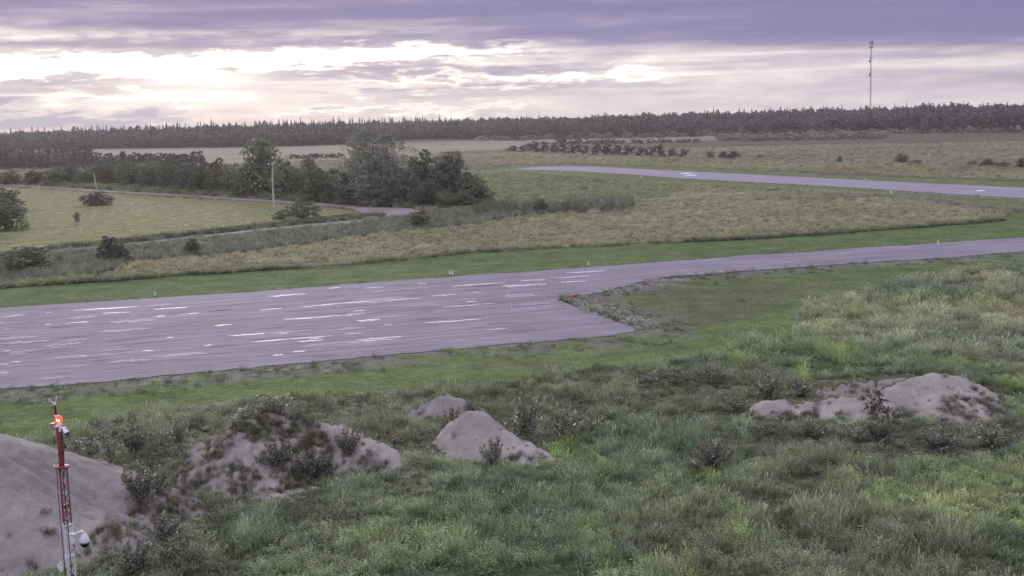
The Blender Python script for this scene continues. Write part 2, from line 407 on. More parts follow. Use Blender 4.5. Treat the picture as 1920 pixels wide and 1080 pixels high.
# zones of ground cover: outline, cover colours, grass height (m), share of ground covered by tufts
ZONES = [
  ('far_meadow', [(-900, 200), (2900, 200), (2900, 345), (-900, 345)], (104, 100, 102), (100, 101, 92), .55, .7),
  ('pale_field', [(180, 276), (640, 272), (1340, 252), (1345, 262), (1000, 268), (940, 280), (640, 300), (380, 308), (170, 306)], (122, 116, 118), (110, 106, 106), .4, .4),
  ('north_meadow', [(1000, 285), (1300, 300), (1930, 318), (2900, 350), (2900, 380), (1920, 338), (1280, 313), (960, 308), (870, 300), (870, 285)], (104, 108, 90), (108, 103, 96), .5, .7),
  ('runway_margin', [(900, 318), (960, 309), (1060, 307), (1280, 313), (1600, 328), (1920, 340), (2900, 380), (2900, 440), (1920, 392), (1860, 386), (1700, 368), (1500, 356), (1280, 345), (1080, 330), (950, 326)], (88, 99, 76), (97, 105, 82), .12, .0),
  ('mid_meadow', [(780, 420), (640, 450), (860, 400), (880, 330), (960, 318), (1080, 330), (1280, 346), (1540, 364), (1700, 376), (1830, 390), (1885, 401), (1880, 412), (1650, 431), (1400, 448), (1280, 454), (1000, 466), (900, 471), (640, 498), (400, 512), (200, 527), (0, 540), (-400, 565), (-400, 480), (200, 465), (500, 440)], (117, 112, 103), (105, 105, 92), .42, .85),
  ('green_meadow', [(870, 330), (960, 322), (1280, 345), (1250, 372), (1000, 380), (920, 372)], (94, 103, 82), (104, 106, 92), .5, .8),
  ('loop_field', [(-300, 350), (60, 352), (300, 368), (600, 386), (672, 398), (640, 412), (500, 427), (300, 448), (100, 465), (-300, 485)], (111, 116, 86), (116, 115, 101), .14, .22),
  ('ditch_weeds', [(-300, 482), (100, 472), (400, 445), (600, 425), (760, 408), (900, 385), (1180, 375), (1180, 385), (1000, 402), (900, 420), (700, 440), (480, 470), (260, 490), (190, 515), (-300, 545)], (80, 84, 78), (92, 94, 90), .9, .95),
  ('mown_north', [(-400, 566), (0, 540), (200, 527), (400, 512), (640, 498), (900, 472), (1000, 467), (1280, 454), (1400, 448), (1650, 431), (1880, 413), (1890, 398), (2900, 330), (2900, 420), (1920, 450), (1280, 494), (640, 540), (0, 583), (-400, 612)], (77, 94, 68), (88, 102, 72), .1, .0),
  ('near_meadow', [(-900, 720), (2900, 400), (2900, 2400), (-900, 2400)], (80, 88, 76), (90, 97, 80), .65, 1.0),
  ('mown_south', [(-500, 760), (0, 725), (400, 695), (840, 650), (1060, 632), (1195, 620), (1130, 590), (1048, 560), (1215, 523), (1600, 493), (1920, 470), (2300, 440), (2300, 460), (1920, 490), (1700, 525), (1560, 560), (1500, 592), (1470, 640), (1290, 672), (1100, 692), (900, 722), (700, 737), (500, 752), (300, 778), (200, 795), (0, 835), (-500, 880)], (82, 96, 68), (91, 105, 72), .1, .0),
  ('island', [(1048, 560), (1215, 524), (1330, 516), (1480, 525), (1470, 560), (1400, 600), (1290, 625), (1195, 620), (1130, 590)], (90, 89, 80), (82, 94, 70), .12, .0),
  ('seed_grass', [(1490, 592), (1560, 560), (1700, 525), (1920, 492), (2500, 430), (2500, 720), (1920, 690), (1700, 670), (1480, 640)], (109, 108, 100), (92, 99, 85), .62, 1.0),
  ('dark_weeds', [(130, 800), (300, 772), (520, 755), (760, 735), (1000, 722), (1250, 690), (1500, 690), (1480, 760), (1380, 800), (1100, 800), (1000, 850), (880, 860), (720, 860), (700, 890), (560, 900), (330, 940), (300, 1010), (250, 960), (150, 880)], (90, 92, 82), (80, 84, 74), .65, 1.0),
  ('weeds_by_piles', [(1380, 795), (1560, 800), (1720, 800), (1900, 770), (1960, 830), (1800, 870), (1620, 865), (1500, 830)], (76, 77, 74), (88, 90, 80), .45, 1.0),
  ('ridge_weeds', [(1470, 735), (1560, 712), (1720, 700), (1760, 712), (1660, 745), (1500, 768)], (92, 92, 82), (84, 86, 76), .2, .5),
  ('bright_right', [(1600, 930), (1750, 885), (1960, 860), (2300, 860), (2300, 1000), (1900, 1000), (1650, 965)], (111, 117, 94), (102, 109, 88), .5, 1.0),
  ('bottom_turf', [(720, 1066), (900, 1056), (1100, 1064), (1150, 1130), (700, 1200)], (84, 98, 80), (80, 94, 78), .3, 1.0),
]
GAIN_G = np.array([1.25, 1.30, 0.98])     # turf reflectance under this sky
GAIN_T = np.array([2.95, 3.10, 2.42])     # blades shade one another, so each blade is paler than the sward
def cover(x, y):
    """zone index, blended colour (linear), grass height and cover at ground points"""
    P = np.stack([x, y, np.zeros_like(x)], -1); u, v = proj(P)
    r = np.hypot(x, y); px = F / np.maximum(r, 20)
    wob = np.minimum(px * 1.2, 40)
    u2 = u + (fbm(x, y, 9, 3) - .5) * 2.2 * wob; v2 = v + (fbm(x, y, 5, 4) - .5) * 1.0 * wob * np.clip(16 / r * 2.2, .1, 1)
    idx = np.zeros(x.shape, int)
    for i, z in enumerate(ZONES): idx[inpoly(u2, v2, z[1]) & (y > 5)] = i
    A = np.array([lin(z[2]) for z in ZONES]); B = np.array([lin(z[3]) for z in ZONES])
    s = np.clip(r / 60, 1, 6)
    n = np.clip((fbm(x, y / 1.0, 7 , 1) - .5) * 2.6 + .5, 0, 1) * .6 + np.clip((fbm(x, y, 28, 6) - .5) * 3 + .5, 0, 1) * .4
    c = A[idx] * (1 - n[..., None]) + B[idx] * n[..., None]
    hgt = np.array([z[4] for z in ZONES])[idx]; cov = np.array([z[5] for z in ZONES])[idx]
    # near meadow patches of yellow-green, blue-green and straw
    near = (idx == 9)
    p1 = np.clip((fbm(x, y, 5.5, 8) - .54) * 7, 0, 1)[..., None]; p2 = np.clip((fbm(x, y, 6.5, 9) - .53) * 7, 0, 1)[..., None]; p3 = np.clip((fbm(x, y, 8, 10) - .57) * 7, 0, 1)[..., None]
    p1, p2, p3 = (np.clip((fbm(x, y * .6, q, o) - .44) * 4, 0, 1)[..., None] for q, o in ((4.5, 8), (5.5, 9), (6.5, 10)))
    vv_ = np.clip((fbm(x, y * .5, 3.0, 17) - .60) * 8, 0, 1)[..., None]
    cn = c * (1 - p1 * .4) + lin((94, 103, 78)) * p1 * .4
    cn = cn * (1 - p2 * .5) + lin((80, 88, 82)) * p2 * .5
    cn = cn * (1 - p3 * .55) + lin((104, 102, 94)) * p3 * .38
    cn = cn * (1 - vv_ * .4) + lin((98, 110, 70)) * vv_ * .4
    c = np.where(near[..., None], cn, c)
    sg = (idx == 12)
    cs = c * (1 - p1 * .6) + lin((104, 106, 82)) * p1 * .6
    cs = cs * (1 - p2 * .9) + lin((76, 86, 80)) * p2 * .9
    c = np.where(sg[..., None], cs, c)
    mid = np.isin(idx, (4, 5, 0, 2))
    q = np.clip((fbm(x / 3.0, y, 16, 13) - .55) * 6, 0, 1)[..., None]
    c = np.where(mid[..., None], c * (1 - q * .45) + lin((88, 93, 74)) * q * .45, c)
    farz = np.isin(idx, (0, 1, 2))
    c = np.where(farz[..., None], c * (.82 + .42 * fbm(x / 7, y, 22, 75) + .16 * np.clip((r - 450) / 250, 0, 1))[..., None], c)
    mown = np.isin(idx, (3, 8, 10))
    th = .30; xr = x * math.cos(th) + y * math.sin(th); yr = -x * math.sin(th) + y * math.cos(th)
    c = np.where(mown[..., None], c * (.84 + .32 * fbm(xr / 9, yr, 1.3, 71))[..., None], c)
    bare = np.clip((fbm(xr / 2.5, yr, 2.4, 70) - .57) * 7, 0, 1)[..., None] * .45
    c = np.where(mown[..., None], c * (1 - bare) + lin((100, 97, 84)) * bare, c)
    return idx, c, hgt, cov, u, v

# ---- sand piles: ridges given as (u, v, Y) crest points
class Pile:
    def __init__(s, ridges, slope=.58, seed=0, rough=.12): s.seed = seed; s.rough = rough; s.slope = slope; s.r = [[at(*p) for p in rd] for rd in ridges]
    def h(s, x, y):
        hh = np.full(np.shape(x), -1.0)
        wx = x + (fbm(x, y, 2.0, s.seed) - .5) * .9; wy = y + (fbm(x, y, 2.0, s.seed + 5) - .5) * .9
        for rd in s.r:
            for a, b_ in zip(rd[:-1], rd[1:]):
                L2 = (b_[0] - a[0]) ** 2 + (b_[1] - a[1]) ** 2 + 1e-9
                t = np.clip(((wx - a[0]) * (b_[0] - a[0]) + (wy - a[1]) * (b_[1] - a[1])) / L2, 0, 1)
                d = np.hypot(wx - a[0] - t * (b_[0] - a[0]), wy - a[1] - t * (b_[1] - a[1]))
                z = a[2] + t * (b_[2] - a[2])
                dd = np.sqrt(d * d + .16) - .4
                hh = np.maximum(hh, z - s.slope * dd)
        foot = np.clip(hh, -1, .5)
        hh = np.where(hh < .5, .5 * np.exp(np.minimum((hh - .5) * 2.0, 0)) * 1.0 + (hh - .5) * .22 - .02, hh)
        hh = hh + (fbm(x, y, .8, s.seed + 2) - .5) * s.rough + (fbm(x, y, 3.0, s.seed + 3) - .5) * s.rough * 1.6
        rill = np.abs(fbm(wx, wy * .22, .85, s.seed + 7, 3) - .5)
        hh = hh - np.clip(.10 - rill, 0, .1) * (2.6 if s.rough > .15 else 1.0) * np.clip(hh * 2, 0, 1)
        hh = hh + np.clip(fbm(x, y, .42, s.seed + 11, 2) - .62, 0, 1) * (.9 if s.rough > .15 else .25)
        return hh
    def bounds(s):
        A = np.array([p for rd in s.r for p in rd]); m = 7
        return A[:, 0].min() - m, A[:, 0].max() + m, A[:, 1].min() - m, A[:, 1].max() + m
PILES = [
  (Pile([[(-420, 715, 48), (-200, 765, 48), (0, 823, 48), (100, 858, 48), (180, 893, 48), (250, 927, 48), (300, 955, 48)],
         [(-60, 900, 45), (90, 948, 45), (170, 964, 45), (230, 1000, 45), (300, 1032, 45)]], .5, 1, .07),
   'tall bare grey sand pile behind the red and white sensor mast', 'sand_pile'),
  (Pile([[(300, 905, 52), (400, 838, 53), (470, 785, 54), (530, 775, 55), (600, 790, 55), (660, 805, 55), (690, 820, 55)],
         [(340, 900, 51), (420, 858, 52), (500, 840, 52.5)]], .72, 2, .36),
   'long sand mound mostly overgrown with dark weeds, bare on its right end', 'sand_pile'),
  (Pile([[(790, 770, 64), (826, 742, 64), (862, 747, 64), (884, 768, 64)]], .8, 3, .16),
   'smallest sand mound, half hidden in weeds behind the smooth pale one', 'sand_pile'),
  (Pile([[(868, 797, 57), (886, 768, 57), (904, 768, 57), (930, 796, 56.4), (965, 817, 55.6), (1000, 834, 54.9)]], 1.05, 4, .07),
   'smooth pale sand mound with a tail sloping down to the right', 'sand_pile'),
  (Pile([[(1648, 748, 62.5), (1690, 727, 63), (1722, 707, 63), (1752, 696, 63), (1790, 706, 63), (1836, 730, 63), (1890, 766, 63)]], .60, 5, .08),
   'broad peaked sand pile with scattered weeds on its right flank', 'sand_pile'),
  (Pile([[(1388, 790, 62), (1440, 752, 62), (1472, 747, 62), (1490, 760, 62), (1560, 747, 62), (1640, 743, 62)]], .68, 6, .10),
   'low sand ridge joining the left foot of the peaked pile', 'sand_pile'),
  (Pile([[(1500, 755, 67), (1540, 735, 67), (1588, 717, 67), (1640, 716, 67), (1690, 710, 67), (1740, 715, 67)]], .75, 7, .16),
   'sand ridge farthest back, behind the low ridge and the peaked pile', 'sand_pile'),
]
def pile_h(x, y):
    hh = np.full(np.shape(x), -1.0)
    for p, _, _ in PILES: hh = np.maximum(hh, p.h(x, y))
    return hh
def relief(x, y):                       # gentle hummocks of the unmown ground
    r = np.hypot(x, y)
    return (fbm(x, y, 6, 30) - .5) * .35 * np.clip((75 - r) / 20, 0, 1)

# ------------------------------------------------------------------ ground sheet: fine where the camera looks, coarse elsewhere
azs = np.concatenate([np.linspace(-180, -30, 26)[:-1], np.linspace(-30, 30, 561), np.linspace(30, 180, 26)[1:-1]])
dep = np.linspace(math.atan(16 / 5500.), math.atan(16 / 27.), 400)
rad = np.concatenate([[9000], 16 / np.tan(dep), np.linspace(24, 2, 10)])
AZ, RD = np.meshgrid(np.radians(azs), rad, indexing='ij')
gx = RD * np.sin(AZ); gy = RD * np.cos(AZ)
idx, gc, hgt, cov, uu, vv = cover(gx.ravel(), gy.ravel())
fx, fy = gx.ravel(), gy.ravel()
# pavement edges: weedy gravel verge
ap_w = [tuple(gp(u, v)[:2]) for u, v in APRON]; rw_w = [tuple(gp(u, v)[:2]) for u, v in RUNWAY]
da = seg_dist(fx, fy, ap_w + ap_w[:1])
south = (idx >= 9)
vw = np.where(south, 4.2 + 3.0 * (fbm(fx, fy, 8, 12) - .5), .5); vw = np.where((uu > 1040) & (uu < 1290) & (vv > 530) & (vv < 650) & (fy > 0), 4.5, vw)
vm_ = np.clip(1.3 - da / np.maximum(vw, .2), 0, 1) * np.clip((fbm(fx, fy, 2.2, 14) - .28) * 4, .0, 1)
gcol = gc * GAIN_G
gcol = gcol * (1 - vm_[:, None] * .85) + np.array([.19, .178, .18]) * vm_[:, None] * .85
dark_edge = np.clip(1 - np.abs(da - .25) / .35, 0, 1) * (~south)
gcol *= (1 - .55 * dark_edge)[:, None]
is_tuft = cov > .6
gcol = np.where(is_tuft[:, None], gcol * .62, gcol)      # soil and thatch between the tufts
na, nr = AZ.shape
gz = relief(fx, fy) * (cov > .9) - .02
gv = np.stack([fx, fy, gz], -1)
I = np.arange(na * nr).reshape(na, nr)
I2 = np.concatenate([I, I[:1]], 0)
fa = np.stack([I2[:-1, :-1], I2[:-1, 1:], I2[1:, 1:], I2[1:, :-1]], -1).reshape(-1, 4)[:, ::-1]
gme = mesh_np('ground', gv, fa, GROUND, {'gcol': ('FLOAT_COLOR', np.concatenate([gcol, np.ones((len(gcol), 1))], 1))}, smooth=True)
tag(obj('ground', gme), 'grassy airfield ground with mown strips and rough meadow', kind='structure')

# ------------------------------------------------------------------ pavements
def pave(name, px, mat, z, dirpx, label, jit=.16, step=1.2, parent=None):
    P = [gp(u, v)[:2] for u, v in px]
    a, b_ = gp(*dirpx[0])[:2], gp(*dirpx[1])[:2]; th = math.atan2(b_[1] - a[1], b_[0] - a[0]); c = np.mean(P, 0)
    Q = []
    for i in range(len(P)):
        p, q = P[i], P[(i + 1) % len(P)]; L = np.hypot(*(q - p)); k = max(1, min(400, int(L / step)))
        for j in range(k):
            w = p + (q - p) * j / k; d = (q - p) / (L + 1e-9)
            e = (float(vnoise(w[0], w[1], .9, 2)) - .5) * 2 * jit + (float(vnoise(w[0], w[1], 3.5, 5)) - .5) * 2 * jit
            Q.append(w + np.array([-d[1], d[0]]) * e)
    co, si = math.cos(-th), math.sin(-th)
    loc = [((q[0] - c[0]) * co - (q[1] - c[1]) * si, (q[0] - c[0]) * si + (q[1] - c[1]) * co, 0) for q in Q]
    n = len(loc)
    low = [(x, y, -.06) for x, y, _ in loc]
    me = mesh_py(name, loc + low, [tuple(range(n))] + [(i, i + n, (i + 1) % n + n, (i + 1) % n) for i in range(n)], mat)
    o = obj(name, me, None, (c[0], c[1], z), (0, 0, th)); tag(o, label, kind='structure')
    return o, c, th
apron, ac, ath = pave('apron', APRON, ASPH, .035, ((0, 577), (1280, 488)), 'worn grey asphalt apron narrowing into a taxiway on the right', jit=.3, step=.7)
runway, rc_, rth = pave('runway', RUNWAY, ASPH2, .035, ((1280, 321), (1920, 352)), 'smooth lavender grey asphalt runway end beyond the meadow', jit=.12)
road, _, _ = pave('gravel_road', ROAD, GRAVEL, .02, ((300, 363), (600, 381)), 'gravel track looping round the pale green field', jit=.25, step=2)

def patch(name, u0_, v0_, u1_, v1_, th_px, mat, parent, c, th, z=.006):
    a, b_ = gp(u0_, v0_)[:2], gp(u1_, v1_)[:2]; d = b_ - a; L = np.hypot(*d); d /= L; nrm = np.array([-d[1], d[0]])
    m = (a + b_) / 2; dist = np.hypot(*m); th_px = min(th_px, math.hypot(u1_ - u0_, v1_ - v0_) * .10 + .4); w = th_px * dist * dist / (F * 16) / 2 * 1.0
    n = 14; top, bot = [], []
    for i in range(n + 1):
        t = i / n; s = math.sin(math.pi * min(max(t, .02), .98)) ** .45
        p = a + (b_ - a) * t + nrm * (float(vnoise(t * 6, L, 1, 3)) - .5) * w * .8
        top.append(p + nrm * w * s * random.uniform(.35, 1.15)); bot.append(p - nrm * w * s * random.uniform(.35, 1.15))
    co, si = math.cos(-th), math.sin(-th)
    f = lambda q: ((q[0] - m[0]) * co - (q[1] - m[1]) * si, (q[0] - m[0]) * si + (q[1] - m[1]) * co, 0)
    vs = [f(q) for q in top] + [f(q) for q in bot]
    me = mesh_py(name, vs, [(i, n + 1 + i, n + 2 + i, i + 1) for i in range(n)], mat)
    o = obj(name, me, parent)
    o.location = ((m[0] - c[0]) * co - (m[1] - c[1]) * si, (m[0] - c[0]) * si + (m[1] - c[1]) * co, z)
    return o
Z1 = [(0,345,145,333,5),(410,310,780,285,6),(570,325,735,318,4),(865,303,1050,291,5),(1010,332,1125,322,4),(365,382,505,371,5),(610,372,745,366,4),(880,342,930,338,7),(255,323,290,320,3),(255,390,290,386,4),
 (1515,230,1725,213,6),(1840,184,1920,178,5),(1430,298,1530,291,3),(1455,305,1590,297,4),(1685,290,1925,268,6),(1600,360,1925,337,6),(1200,395,1305,388,6),(1285,452,1525,436,6),(1560,438,1625,435,12),(1415,487,1870,451,6),
 (1735,471,1815,465,5),(1670,485,1820,477,6),(1690,512,1925,490,13),(935,463,975,460,6),(1145,507,1210,503,8),(1535,562,1595,556,8),(1640,543,1725,537,6),(290,582,495,563,7),(570,558,645,562,5),(800,537,865,533,6),
 (875,572,1015,560,6),(875,580,1010,571,5),(380,625,510,615,9),(220,518,405,508,5),(0,418,75,405,22),(0,467,35,463,6),(20,537,60,534,6),(45,556,160,549,9),(60,600,120,596,5),(0,612,50,610,5),(0,662,45,658,6),(0,378,20,374,5)]
Z2 = [(0,388,445,358,8),(130,302,240,297,4),(0,297,140,293,4),(75,360,205,362,3),(430,278,480,277,4),(620,293,930,270,6),(905,293,1155,280,11),(1010,262,1150,255,6),(1265,217,1490,205,6),(1215,246,1400,233,5),(1230,271,1380,263,6),
 (505,348,645,338,7),(740,328,790,325,6),(700,380,760,377,6),(390,405,550,395,4),(570,410,860,388,7),(525,430,590,428,8),(60,432,150,427,5),(0,458,190,440,6),(90,484,215,482,16),(230,511,290,507,6),(460,500,790,477,8),(810,540,940,530,8),
 (75,595,350,574,6),(0,612,310,588,5),(395,606,570,596,7),(20,560,125,556,5)]
FAINT = {(0,418,75,405,22),(1690,512,1925,490,13),(380,625,510,615,9),(220,518,405,508,5),(75,360,205,362,3),(0,297,140,293,4),(525,430,590,428,8),(395,606,570,596,7),(45,556,160,549,9),(570,558,645,562,5),(610,372,745,366,4),(1430,298,1530,291,3),(875,580,1010,571,5)}
k = 0
for lst, ox, oy in ((Z1, 0, 480), (Z2, 640, 440)):
    for t_ in lst:
        x0, y0, x1, y1, w = t_
        k += 1
        patch('pale_streak', ox + x0 / 3, oy + y0 / 3, ox + x1 / 3, oy + y1 / 3, w / 3 * 1.15, PALE2 if t_ in FAINT else PALE, apron, ac, ath, .004 + .0007 * (k % 5))
for x0, y0, x1, y1, w in ((840,385,1060,465,3),(990,378,1120,438,3),(1010,490,1140,540,4),(1290,490,1440,540,5),(950,380,965,440,4),(60,640,130,690,5),(190,610,250,660,5)):
    k += 1
    patch('pale_crack', 640 + x0 / 3, 440 + y0 / 3, 640 + x1 / 3, 440 + y1 / 3, w / 9, PALE2, apron, ac, ath, .008 + .0007 * (k % 5))
for _ in range(300):                     # faint wear lines along the pavement
    u_ = random.uniform(-40, 1040); t = random.random(); top_v = 577 - .0695 * u_; v_ = top_v + 8 + t * (735 - .085 * u_ - top_v - 18)
    L = random.uniform(15, 70)
    k += 1
    patch('worn_streak', u_, v_, u_ + L, v_ - L * .075, random.uniform(.4, 1.1), PALE2 if random.random() < .5 else TARM, apron, ac, ath, .010 + .0007 * (k % 7))
for _ in range(26):                      # broad faint patches of bleached surface
    u_ = random.uniform(-20, 980); t = random.random(); top_v = 577 - .0695 * u_; v_ = top_v + 10 + t * (735 - .085 * u_ - top_v - 24)
    L = random.uniform(30, 110); k += 1
    patch('pale_patch', u_, v_, u_ + L, v_ - L * .075, random.uniform(3, 7), PALE2, apron, ac, ath, .016 + .0007 * (k % 7))
for x0, y0, x1, y1, w in ((1274, 325.5, 1297, 325.2, 2.2), (1283, 329, 1308, 328.8, 2.4), (1828, 358, 1848, 357.8, 2.2)):
    patch('pale_streak', x0, y0, x1, y1, w, plain('white_marking', (.8, .8, .82), .5), runway, rc_, rth, .006)

# ------------------------------------------------------------------ sand piles
RILLS = [[(0, 868), (60, 905), (130, 950), (215, 990)], [(25, 862), (90, 900), (165, 940), (250, 985)], [(45, 850), (110, 890), (180, 935)], [(20, 890), (70, 930), (110, 950)]]
def march(p, u, v):
    d = ray(u, v); ts = np.linspace(30, 75, 900); P = np.array([0, 0, H]) + d[None] / d[1] * ts[:, None]
    hz = p.h(P[:, 0], P[:, 1]); k = np.argmax(hz > P[:, 2]); return P[k]
for pi, (p, lab, nm) in enumerate(PILES):
    x0, x1, y0, y1 = p.bounds(); st = .13 if pi else .10
    xs = np.arange(x0, x1, st); ys = np.arange(y0, y1, st)
    GX, GY = np.meshgrid(xs, ys, indexing='ij'); Hh = p.h(GX, GY)
    if pi == 0:
        for rl in RILLS:
            wp = [tuple(march(p, *q)[:2]) for q in rl]
            d = seg_dist(GX, GY, wp); Hh = Hh - .20 * np.exp(-(d / .13) ** 2) + .07 * np.exp(-((d - .26) / .13) ** 2)
    nx, ny = GX.shape; I = np.arange(nx * ny).reshape(nx, ny)
    fa = np.stack([I[:-1, :-1], I[1:, :-1], I[1:, 1:], I[:-1, 1:]], -1).reshape(-1, 4)
    ok_ = Hh > -.12; comp = np.zeros_like(ok_); comp[np.unravel_index(np.argmax(Hh), Hh.shape)] = True
    while True:
        g_ = comp.copy(); g_[1:] |= comp[:-1]; g_[:-1] |= comp[1:]; g_[:, 1:] |= comp[:, :-1]; g_[:, :-1] |= comp[:, 1:]; g_ &= ok_
        if (g_ == comp).all(): break
        comp = g_
    keep = comp.ravel()[fa].any(1); fa = fa[keep]
    used = np.unique(fa); rm = np.full(nx * ny, -1); rm[used] = np.arange(len(used))
    c = np.array([(x0 + x1) / 2, (y0 + y1) / 2])
    vs = np.stack([GX.ravel() - c[0], GY.ravel() - c[1], Hh.ravel()], -1)[used]
    o = obj(nm, mesh_np(nm, vs, rm[fa], {0: SAND_DAMP, 3: SAND_DRY, 1: SAND_DRY, 4: SAND_DRY, 5: SAND_DRY}.get(pi, SAND), smooth=True), None, (c[0], c[1], 0))
    tag(o, lab, 'sand pile', 'sand piles beside the apron')

# ------------------------------------------------------------------ grass tufts (stuff, instanced by geometry nodes)
def tuft_mesh(name, n, rad, h, bw, lean, kind, seed):
    rg = np.random.default_rng(seed); V_, F_, T_ = [], [], []
    for i in range(n):
        a = rg.uniform(0, 6.283); rr = rad * math.sqrt(rg.random()); bx_, by_ = rr * math.cos(a), rr * math.sin(a)
        hh = h * rg.uniform(.55, 1.1); la = rg.uniform(0, 6.283); le = lean * hh * rg.uniform(.2, 1.2)
        dx_, dy_ = math.cos(la) * le, math.sin(la) * le; wa = rg.uniform(0, 3.1416); wx, wy = math.cos(wa) * bw, math.sin(wa) * bw
        tint = rg.uniform(.65, 1.35)
        if kind == 'weed':
            for L in range(5):
                t = .25 + .17 * L; px_, py_, pz = bx_ + dx_ * t, by_ + dy_ * t, hh * t
                oa = rg.uniform(0, 6.283); ol = bw * 4 * rg.uniform(.7, 1.2); o = len(V_)
                ex, ey = math.cos(oa) * ol, math.sin(oa) * ol; sx, sy = -math.sin(oa) * ol * .28, math.cos(oa) * ol * .28
                V_ += [(px_, py_, pz), (px_ + ex * .5 + sx, py_ + ey * .5 + sy, pz + ol * .35), (px_ + ex, py_ + ey, pz + ol * .15), (px_ + ex * .5 - sx, py_ + ey * .5 - sy, pz + ol * .35)]
                F_ += [(o, o + 1, o + 2, o + 3)]; T_ += [tint * rg.uniform(.8, 1.25)] * 4
            continue
        o = len(V_)
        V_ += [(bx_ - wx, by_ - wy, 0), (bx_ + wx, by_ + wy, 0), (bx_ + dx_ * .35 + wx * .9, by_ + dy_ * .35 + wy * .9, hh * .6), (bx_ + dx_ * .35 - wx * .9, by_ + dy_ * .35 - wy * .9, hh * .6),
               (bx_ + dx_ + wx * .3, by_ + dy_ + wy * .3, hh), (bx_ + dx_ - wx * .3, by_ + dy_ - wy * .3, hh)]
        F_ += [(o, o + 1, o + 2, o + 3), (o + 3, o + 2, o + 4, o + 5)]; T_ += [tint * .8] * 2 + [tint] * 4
        if kind == 'seed' and i % 3 == 0:
            o = len(V_); hx, hy = bx_ + dx_, by_ + dy_
            V_ += [(hx - wx * 1.8, hy - wy * 1.8, hh * .95), (hx + wx * 1.8, hy + wy * 1.8, hh * .95), (hx + dx_ * .3 + wx, hy + dy_ * .3 + wy, hh * 1.22), (hx + dx_ * .3 - wx, hy + dy_ * .3 - wy, hh * 1.22)]
            F_ += [(o, o + 1, o + 2, o + 3)]; T_ += [1.3] * 4
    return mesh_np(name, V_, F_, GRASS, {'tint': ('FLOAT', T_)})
protos = bpy.data.collections.new('tuft_kinds')
SPEC = [(28, .24, .62, .0125, .45, 'grass'), (24, .26, .72, .013, .6, 'grass'), (24, .22, .8, .011, .4, 'seed'), (22, .28, .75, .012, .55, 'seed'), (15, .26, .6, .020, .3, 'weed'), (16, .3, .8, .019, .35, 'weed'),
        (36, .32, .42, .013, .7, 'grass')]
for i, (n, rd_, h_, bw, le, kd) in enumerate(SPEC):
    protos.objects.link(bpy.data.objects.new('tuft_%d' % i, tuft_mesh('grass_tuft', n, rd_, h_, bw, le, kd, 50 + i)))
def scatter_tree(coll):
    ng = bpy.data.node_groups.new('scatter', 'GeometryNodeTree')
    ng.interface.new_socket('Geometry', in_out='INPUT', socket_type='NodeSocketGeometry'); ng.interface.new_socket('Geometry', in_out='OUTPUT', socket_type='NodeSocketGeometry')
    N = ng.nodes; gi = N.new('NodeGroupInput'); go = N.new('NodeGroupOutput'); L = ng.links.new
    ci = N.new('GeometryNodeCollectionInfo'); ci.inputs['Collection'].default_value = coll; ci.inputs['Separate Children'].default_value = True; ci.inputs['Reset Children'].default_value = True
    ip = N.new('GeometryNodeInstanceOnPoints'); ip.inputs['Pick Instance'].default_value = True
    def attr(nm, ty):
        a = N.new('GeometryNodeInputNamedAttribute'); a.data_type = ty; a.inputs['Name'].default_value = nm; return a.outputs['Attribute']
    L(gi.outputs[0], ip.inputs['Points']); L(ci.outputs[0], ip.inputs['Instance'])
    L(attr('kindno', 'INT'), ip.inputs['Instance Index'])
    cx = N.new('ShaderNodeCombineXYZ'); L(attr('rotz', 'FLOAT'), cx.inputs[2]); L(attr('tilt', 'FLOAT'), cx.inputs[0])
    er = N.new('FunctionNodeEulerToRotation'); L(cx.outputs[0], er.inputs[0]); L(er.outputs[0], ip.inputs['Rotation'])
    cs = N.new('ShaderNodeCombineXYZ'); sxy = attr('sxy', 'FLOAT'); L(sxy, cs.inputs[0]); L(sxy, cs.inputs[1]); L(attr('sz', 'FLOAT'), cs.inputs[2]); L(cs.outputs[0], ip.inputs['Scale'])
    L(ip.outputs[0], go.inputs[0])
    return ng
NG_TUFT = scatter_tree(protos)
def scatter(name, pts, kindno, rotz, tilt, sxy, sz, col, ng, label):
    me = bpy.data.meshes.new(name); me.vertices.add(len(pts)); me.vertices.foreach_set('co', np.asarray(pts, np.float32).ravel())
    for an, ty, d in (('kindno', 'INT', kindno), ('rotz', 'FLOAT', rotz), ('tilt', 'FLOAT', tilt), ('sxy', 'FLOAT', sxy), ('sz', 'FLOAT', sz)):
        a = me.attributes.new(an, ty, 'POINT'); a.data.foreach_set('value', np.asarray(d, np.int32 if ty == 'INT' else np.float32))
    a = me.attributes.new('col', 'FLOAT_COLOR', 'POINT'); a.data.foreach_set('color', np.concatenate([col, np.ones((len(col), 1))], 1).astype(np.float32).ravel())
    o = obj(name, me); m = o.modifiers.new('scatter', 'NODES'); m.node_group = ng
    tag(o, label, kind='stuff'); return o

def sample(r_lo, r_hi, dens, power, azmax, ref=60.0):
    # ground points with density dens*(ref/r)^power per m2
    rr = np.linspace(r_lo, r_hi, 400); w = rr * np.minimum(dens, dens * (ref / rr) ** power); cw = np.concatenate([[0], np.cumsum((w[1:] + w[:-1]) / 2 * np.diff(rr))])
    n = int(cw[-1] * 2 * azmax); r = np.interp(rng.random(n) * cw[-1], cw, rr); a = rng.uniform(-azmax, azmax, n)
    return r * np.sin(a), r * np.cos(a), r
